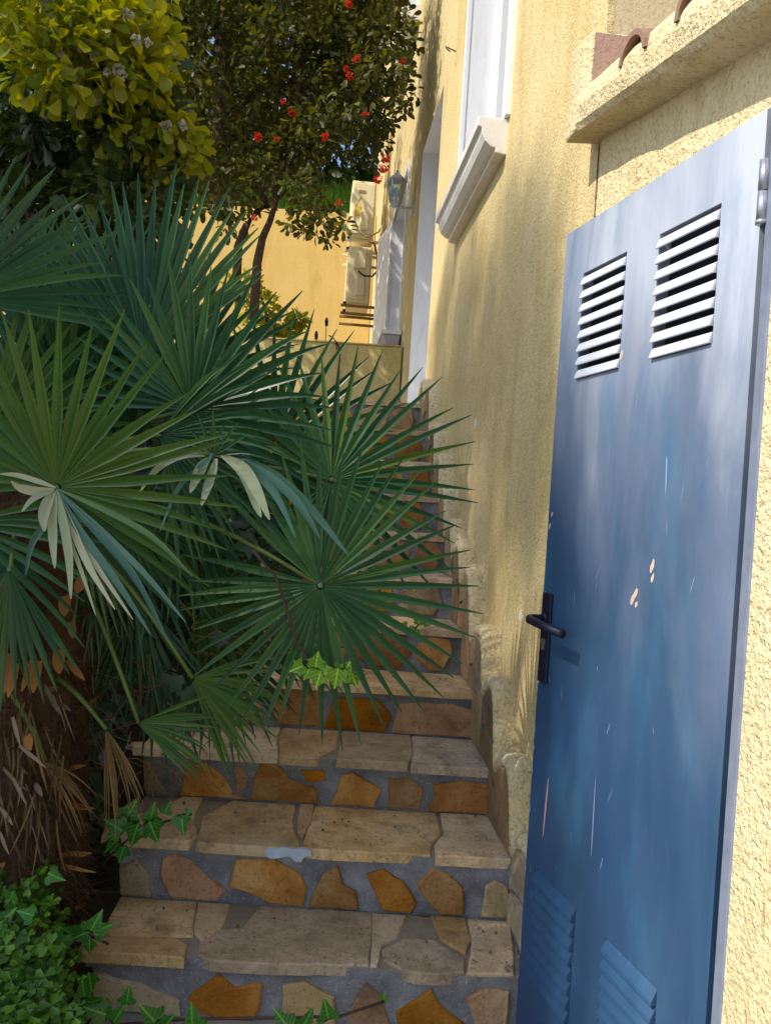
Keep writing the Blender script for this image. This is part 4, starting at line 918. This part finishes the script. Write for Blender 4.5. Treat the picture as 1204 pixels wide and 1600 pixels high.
vine('dark ivy mixed into the clover at the foot of the palm', [(20, 1400), (60, 1450), (100, 1500), (90, 1580)], [(rnd.uniform(0, 150), rnd.uniform(1370, 1600), rnd.uniform(.5, 1.), rnd.uniform(0, 360)) for _ in range(13)], me_ivl, 1.93, 8)
vine('dark ivy leaves half hidden beneath the lowest palm fronds', [(200, 1090), (260, 1070), (310, 1080)], [(268, 1068, 1.1, 250), (300, 1085, .9, 300), (230, 1010, 1., 240), (200, 960, 1., 260), (345, 1000, .9, 250)], me_ivd, 2.15, 7)

# ---- fan palm
def spline_(pts, n):
    out = []; m = len(pts) - 1
    for i in range(n):
        u = i / (n - 1) * m; k = min(int(u), m - 1); out.append(pts[k].lerp(pts[k + 1], u - k))
    return out
palm = thing('fan_palm', 'large dark green fan palm with stiff fronds and a fibrous trunk beside the stairs', 'palm', (-.98, 2.15, -1.35))
tb = MB(); TP = [V((-1.02, 2.25, -1.35)), V((-1.02, 2.22, -1.0)), V((-1.0, 2.18, -.6)), V((-.98, 2.14, -.25)), V((-.97, 2.12, -.02))]
tc = spline_([q for q in TP], 46); trr = lambda t: .185 - .035 * t - .04 * t ** 6
for i in range(46):
    for k in range(28):
        th = 2 * math.pi * k / 28; d = V((math.cos(th), math.sin(th), 0)); q = tc[i] + d * trr(i / 45)
        scale_ = abs(math.sin(i * .62 + (k % 4 < 2) * 1.6)) * .018
        tb.v.append(q + d * (scale_ + .03 * n3((q.x, q.y, q.z * .6), 14) + .012 * n3(q, 40)))
for i in range(45):
    for k in range(28): tb.f.append((i * 28 + k, i * 28 + (k + 1) % 28, (i + 1) * 28 + (k + 1) % 28, (i + 1) * 28 + k))
tb.build('trunk', m_fibre, palm)
rp = random.Random(77)
fb = MB()
for i in range(2600):
    z = rp.uniform(-1.3, -.02); th = rp.uniform(0, 2 * math.pi); r0 = .19 - .03 * (z + 1.3) ; p = V((-1.0 + math.cos(th) * r0, 2.17 + math.sin(th) * r0, z)); d = V((math.cos(th) * .7, math.sin(th) * .7, rp.uniform(-1.4, .6))).normalized(); l = rp.uniform(.04, .15); s = d.cross(sph(rp)).normalized() * .0024
    fb.add([p - s, p + s, p + d * l + V((0, 0, -.03))], ((0, 1, 2),))
fo = fb.build('fibre', m_fibre, palm, fix=False); fo['kind'] = 'stuff'
def boot(p, d, l, wd, m, curl):
    mb = MB(); s = d.cross(V((0, -1, .2))).normalized(); n = s.cross(d); st = 6
    for i in range(st):
        t = i / (st - 1); c = p + d * l * t + n * curl * l * t * t; hw_ = wd * (.55 + 1.2 * t * (1 - t)) * (1 - t ** 4 * .8)
        mb.v += [c - s * hw_, c - n * hw_ * .5, c + s * hw_]
    for i in range(st - 1): k = i * 3; mb.f += [(k, k + 1, k + 4, k + 3), (k + 1, k + 2, k + 5, k + 4)]
    mb.build('leaf_base', m, palm, True, fix=False)
for (x, y, x2, y2, wd, m) in ((14, 1020, 8, 1085, .02, m_boot), (26, 1035, 10, 1088, .016, m_boot), (52, 1030, 36, 1082,   .013, m_boot), (60, 1032, 48, 1080, .018, m_boot), (90, 1015, 96, 1055, .02, m_boot), (105, 1030, 130, 1062, .012, m_boot), (42, 1148, 48, 1172, .016, m_boot), (20, 1120, 30, 1165,   .007, m_drygrey), (30, 1165, 75, 1200, .006, m_drygrey), (5, 1200, 35, 1235, .006, m_drygrey), (20, 1215, 42, 1258, .006, m_drygrey), (70, 1070, 92, 1118, .007, m_drygrey), (80, 1085, 90, 1112, .008, m_drygrey), (95, 1100, 118, 1112, .006, m_drygrey), (0, 1262, 28, 1290, .007, m_drygrey), (110, 970, 118, 1000, .014, m_drytan), (130, 900, 122, 930, .02, m_boot), (100, 930, 104, 965, .02, m_boot), (0, 1300, 12, 1335, .006, m_drygrey), (55, 1225, 70, 1245, .01, m_drygrey)):
    dp = rp.uniform(1.94, 1.98); a = at(x, y, dp); e = at(x2, y2, dp - .04); boot(a, (e - a).normalized(), (e - a).length, wd, m, rp.uniform(-.25, .25))
for i in range(46):
    x, y = rp.uniform(-10, 100), rp.uniform(1080, 1300); p = at(x, y, rp.uniform(1.97, 2.02)); boot(p, V((rp.uniform(-.2, .7), -.12, -1)).normalized(), rp.uniform(.07, .19), rp.uniform(.002, .0045), rp.choice([m_drygrey, m_drytan, m_drytan, m_fibre]), rp.uniform(-.35, .35))
for i in range(150):
    z = rp.uniform(-1.25, -.05); th = rp.uniform(-2.9, .1); p = V((-1.0 + math.cos(th) * .15, 2.17 + math.sin(th) * .15, z)); d = V((math.cos(th), math.sin(th), rp.uniform(-.6, 1.2))).normalized(); boot(p, d, rp.uniform(.05, .13), rp.uniform(.005, .013), rp.choice([m_drytan, m_fibre, m_fibre, m_fibre, m_fibre, m_boot]), rp.uniform(-.3, .3))

nleaflet = [0]
def frond(hub, ang, Lpx, spread, n=34, tilt=0., yaw=0., droop=.10, cup=.0, m=m_palm, single=False, pale=None, mp=None, wmax=.0115, petiole=True, seed=0, bend=None, short=.25, lab=None, src=None, omit=None):
    x, y, dp = hub; r = random.Random(1000 + seed); c = at(x, y, dp); L = Lpx * dp / FPX
    th = math.radians(ang); a = cx * math.cos(th) + cy * math.sin(th); a = (a * math.cos(math.radians(tilt)) - fwd * math.sin(math.radians(tilt))).normalized()
    b = (-cx * math.sin(th) + cy * math.cos(th)); b = (b - a * b.dot(a)).normalized(); nr = a.cross(b).normalized()
    yw = math.radians(yaw); b, nr = (b * math.cos(yw) + nr * math.sin(yw)), (nr * math.cos(yw) - b * math.sin(yw))
    if nr.dot(fwd) > 0: pass
    parts = []
    dth = 2 * spread / n
    for i in range(n):
        t0 = -spread + dth * (i + .5); tr_ = math.radians(t0 + r.uniform(-.22, .22) * dth)
        if omit and (t0 > omit[0] or t0 < omit[1]): continue
        d = a * math.cos(tr_) + b * math.sin(tr_); s = (b * math.cos(tr_) - a * math.sin(tr_))
        LL = L * (1 - short * (abs(t0) / 180) ** 1.5) * (r.uniform(.90, 1.04) if single else r.uniform(.82, 1.05)); dr = droop * r.uniform(.2, 2.0); cu = cup + (r.uniform(-.04, .04) if single else r.uniform(-.08, .08)); mm = m if r.random() > .035 else (m_palmolive if single else m_palmtip)
        tw = 0
        if pale and pale[0] <= t0 <= pale[1]: mm = mp or m_palmpale; dr += pale[2]; tw = r.uniform(-.5, .5); LL *= r.uniform(.75, 1.0)
        mb = MB(); sts = (.03, .12, .25, .40, .55, .70, .83, .93, 1.0); pv = None
        for t in sts:
            p = c + d * LL * t + nr * (cu * LL * t * t) + V((0, 0, -1)) * (dr * LL * t ** 2.4) - d * (dr * .35 * LL * t ** 3)
            h = min(t * LL * math.tan(math.radians(dth / 2)) * 1.08, wmax * (1 if t < .45 else max(0.04, (1 - (t - .45) / .56)) ** .75)); h = max(h, .0006)
            ss = (s * math.cos(tw * t) + nr * math.sin(tw * t)); f = h * .8
            mb.v += [p - ss * h + nr * f * .5, p - nr * f * .5, p + ss * h + nr * f * .5]
        for q in range(len(sts) - 1): k = q * 3; mb.f += [(k + 1, k, k + 3, k + 4), (k + 2, k + 1, k + 4, k + 5)]
        parts.append((mb, mm))
    big = MB()
    cap = MB(); cap.prism([c + nr * .004 + (a * math.cos(q) + b * math.sin(q)) * .006 for q in [k * math.pi / 4 for k in range(8)]], nr * .008, .002)
    if single:
        fo = cap.build('frond', m_palmblue, palm)
        if lab: fo['label'] = lab
        for mb, mm in parts: mb.build('leaflet', mm, fo, fix=False); nleaflet[0] += 1
    else:
        for mb, mm in parts: big.add(mb.v, mb.f)
        fo = big.build('frond', m, palm, fix=False)
        if lab: fo['label'] = lab
    if petiole:
        s0 = V(src) if src else V((-.97 + r.uniform(-.04, .04), 2.12 + r.uniform(-.05, .05), -.06)); pts = []
        sag = .10 * (c - s0).length
        for i in range(9):
            t = i / 8; pts.append(s0.lerp(c - nr * .006, t) + V((0, 0, 1)) * sag * math.sin(math.pi * t))
        pb_ = MB(); pb_.tube(pts, [.010 - .005 * i / 8 for i in range(9)], 6); pb_.build('petiole', m_petiole, fo, True)
    return fo
# the large fans in front, leaflet by leaflet
F1 = frond((88, 762, 1.72), 96, 305, 172, 40, tilt=12, droop=.05, m=m_palmolive, single=True, omit=(86, -150), wmax=.0125, seed=1, short=.15, lab='olive fan frond with pale drooping lower leaflets')
frond((300, 640, 1.95), 25, 255, 150, 36, tilt=6, yaw=10, droop=.08, single=True, wmax=.0125, seed=2, lab='broad deep green frond spreading to the right')
frond((518, 750, 2.16), 12, 240, 160, 36, tilt=0, yaw=-12, droop=.02, single=True, wmax=.0112, seed=4, lab='frond reaching across the house wall with sunlit tips')
frond((500, 915, 1.90), -28, 250, 170, 42, tilt=8, yaw=0, droop=.03, single=True, m=m_palm, wmax=.0112, seed=5, short=.1, lab='round blue-green frond hanging over the steps')
F8 = frond((332, 712, 1.80), 60, 80, 70, 8, tilt=20, droop=.1, single=True, m=m_palm, wmax=.005, seed=8, lab='folded frond with chalky undersides bent over')
def spline(pts, n):
    out = []; m = len(pts) - 1
    for i in range(n):
        u = i / (n - 1) * m; k = min(int(u), m - 1); f = u - k; p0, p1, p2, p3 = pts[max(k - 1, 0)], pts[k], pts[k + 1], pts[min(k + 2, m)]
        out.append((p1 * 2 + (p2 - p0) * f + (p0 * 2 - p1 * 5 + p2 * 4 - p3) * f * f + (p1 * 3 - p0 - p2 * 3 + p3) * f ** 3) * .5)
    return out
def bent_leaflet(par, px_, dp, dend, wd, m, seed):
    r = random.Random(seed); k = len(px_) - 1; sts = 12
    c = spline([at(x, y, dp + (dend - dp) * i / k) for i, (x, y) in enumerate(px_)], sts); mb = MB(); roll = r.uniform(-.45, .45)
    for i in range(sts):
        t = i / (sts - 1); tg = (c[min(i + 1, sts - 1)] - c[max(i - 1, 0)]).normalized(); sd = (-fwd).cross(tg).normalized(); nn = tg.cross(sd); sd2 = sd * math.cos(roll) + nn * math.sin(roll); n2 = nn * math.cos(roll) - sd * math.sin(roll)
        h = wd * min(1, .25 + t * 2.4) * (1 if t < .6 else max(.05, 1 - (t - .6) / .41) ** .7)
        mb.v += [c[i] - sd2 * h, c[i] - n2 * h * .5, c[i] + sd2 * h]
    for q in range(sts - 1): k2 = q * 3; mb.f += [(k2 + 1, k2, k2 + 3, k2 + 4), (k2 + 2, k2 + 1, k2 + 4, k2 + 5)]
    mb.build('leaflet', m, par, True, fix=False)
PL, PB, PG = m_palmpale, m_palmblue, m_palm
for i, (pp, wd, m) in enumerate((([(87, 762), (60, 752), (25, 742), (0, 741)], .006, PL), ([(85, 765), (60, 768), (32, 762), (18, 751)], .011, PL), ([(85, 765), (65, 772), (48, 783), (34, 800)], .009, PL), ([(86, 766), (74, 785), (68, 808), (70, 830)], .012, PL),
    ([(87, 766), (82, 800), (83, 845), (86, 888)], .010, PL), ([(88, 766), (98, 810), (108, 870), (111, 936)], .011, PL), ([(89, 766), (115, 830), (142, 890), (180, 952)], .0095, PL), ([(89, 766), (125, 830), (180, 905), (236, 992)], .009, PB), ([(90, 766), (150, 830), (210, 900), (262, 1000)], .008, PB),
    ([(90, 766), (160, 830), (230, 900), (290, 972)], .007, PB), ([(88, 766), (105, 830), (130, 900), (150, 962)], .005, PL), ([(88, 766), (75, 810), (50, 850), (40, 900)], .008, PG), ([(89, 766), (120, 835), (165, 905), (208, 968)], .006, PL), ([(90, 764), (170, 800), (240, 840), (300, 900)], .007, PG))):
    bent_leaflet(F1, pp, 1.715, 1.66, wd, m, i)
for i, (pp, wd, m) in enumerate((([(320, 712), (285, 711), (248, 730), (219, 768)], .009, PL), ([(325, 715), (316, 728), (306, 748), (297, 770)], .012, PL), ([(338, 716), (331, 740), (323, 765), (315, 790)], .0135, PL), ([(350, 713), (380, 732), (402, 768), (421, 812)], .0145, PL),
    ([(352, 711), (395, 735), (432, 775), (462, 840)], .011, PB), ([(356, 711), (415, 740), (465, 785), (500, 842)], .011, PB), ([(358, 709), (428, 742), (490, 800), (543, 866)], .0125, PB), ([(345, 712), (378, 740), (400, 790), (408, 808)], .009, PL), ([(330, 710), (320, 725), (280, 760), (250, 830)], .006, PB), ([(322, 710), (280, 705), (230, 712), (190, 730)], .006, PG), ([(335, 712), (336, 680), (332, 640)], .004, PG))):
    bent_leaflet(F8, pp, 1.795, 1.72, wd, m, 50 + i)
frond((428, 698, 2.32), 42, 225, 150, 34, tilt=0, yaw=8, droop=.03, single=True, wmax=.011, seed=3)
frond((225, 560, 2.15), 92, 350, 58, 26, tilt=-10, droop=.03, cup=.02, single=True, wmax=.016, seed=6, short=1.7)
frond((-70, 470, 1.95), 50, 285, 60, 22, tilt=0, droop=.06, m=m_palm, single=True, wmax=.013, seed=7)
frond((15, 890, 1.86), -98, 205, 48, 16, tilt=5, droop=.05, single=True, wmax=.011, seed=9)
frond((300, 1060, 2.02), -22, 165, 48, 20, tilt=10, droop=.10, m=m_palmolive, single=False, wmax=.008, seed=10)
frond((215, 1130, 2.0), -8, 145, 34, 14, tilt=10, droop=.12, m=m_palmolive, wmax=.007, seed=11)
frond((320, 945, 2.25), -5, 160, 110, 28, tilt=5, droop=.06, m=m_palmolive, wmax=.008, seed=12)
frond((250, 680, 1.90), -12, 225, 70, 24, tilt=4, droop=.15, wmax=.010, seed=13)
frond((60, 575, 2.25), 88, 235, 85, 30, tilt=-8, droop=.05, wmax=.013, seed=14)
frond((140, 650, 2.35), 115, 250, 110, 34, tilt=-5, droop=.06, wmax=.013, seed=15)
frond((-20, 700, 2.0), 75, 320, 100, 32, tilt=0, droop=.06, m=m_palmolive, wmax=.012, seed=16)
frond((270, 610, 2.45), 62, 255, 80, 30, tilt=-5, droop=.05, wmax=.013, seed=17)
frond((190, 790, 2.1), -60, 260, 80, 28, tilt=0, droop=.1, wmax=.010, seed=18)
frond((-60, 820, 1.9), -60, 260, 80, 26, tilt=0, droop=.1, wmax=.011, seed=19)
frond((120, 520, 2.6), 80, 230, 90, 28, tilt=-5, droop=.04, wmax=.014, seed=20)
frond((360, 800, 2.5), 0, 220, 140, 30, tilt=0, droop=.05, wmax=.011, seed=21)
frond((250, 890, 2.4), -30, 240, 100, 28, tilt=0, droop=.12, m=m_palm, wmax=.010, seed=22)
frond((120, 900, 2.3), -80, 240, 90, 26, tilt=0, droop=.1, m=m_palm, wmax=.010, seed=23)
frond((240, 1010, 2.35), -10, 200, 90, 24, tilt=0, droop=.1, m=m_palm, wmax=.009, seed=24)
frond((165, 1140, 2.05), -62, 125, 24, 16, tilt=15, droop=.5, m=m_drytan, wmax=.0035, seed=25, src=(-.95, 2.1, -.5), lab='dead tan frond hanging at the foot of the trunk')
frond((70, 1190, 2.0), -35, 120, 22, 10, tilt=10, droop=.3, m=m_drytan, wmax=.003, seed=26, src=(-1.0, 2.0, -.5), lab='dead tan frond hanging at the foot of the trunk')

for i, (x, y, dp, ang, L, sp) in enumerate(((40, 470, 2.4, 100, 210, 70), (200, 700, 2.3, 150, 220, 100), (130, 820, 2.05, -100, 220, 60), (30, 640, 2.1, 140, 240, 90), (270, 760, 2.2, -20, 230, 80), (100, 640, 2.15, 60, 250, 60), (400, 900, 2.45, -40, 170, 90), (330, 1000, 2.3, -60, 170, 60), (210, 930, 2.2, -100, 190, 60), (430, 1000, 2.5, -20, 150, 70))):
    frond((x, y, dp), ang, L, sp, 26, tilt=rp.uniform(-20, 25), yaw=rp.uniform(-50, 50), droop=rp.uniform(.05, .2), cup=rp.uniform(-.05, .1), m=m_palm if i % 3 else m_palmolive, wmax=.0105, seed=40 + i)
# dry strands in the shade under the crown
ds = MB()
for i in range(120):
    x, y = rp.uniform(60, 330), rp.uniform(880, 1230); a = at(x, y, rp.uniform(2.1, 2.35)); d = V((rp.uniform(-.6, 1), rp.uniform(-.4, .3), rp.uniform(-1, .2))).normalized(); e = a + d * rp.uniform(.06, .25)
    ds.tube([a, (a + e) / 2 + V((0, 0, .02)), e + V((0, 0, -.01))], [.0016, .0014, .0006], 4, False)
dso = ds.build('dry_strands', m_drytan, palm); dso['kind'] = 'stuff'
# small litter on the treads
def f_litter(r):
    k = r.choice((0, 0, 1, 1, 2, 3)); Y = r.uniform(YK[k] + .01, YK[k + 1] - .02); x = r.uniform(xleft(Y) + .03, xright(Y) - .02); return rot_m(sph(r), V((0, 0, 1)) + sph(r) * .5, V((x, Y, ZK[k] + .004)), r.uniform(.04, .16))
scatter(170, f_litter, leaf_mesh('litter', .07, .09, m_drygrey), 'leaf_litter', 'tiny dry leaf litter and grit on the stone treads', 'litter', random.Random(2))

# ------------------------------------------------------------------ stand everything on the ground
for o in list(bpy.context.scene.objects):
    if o.parent is None: o.location.z += G
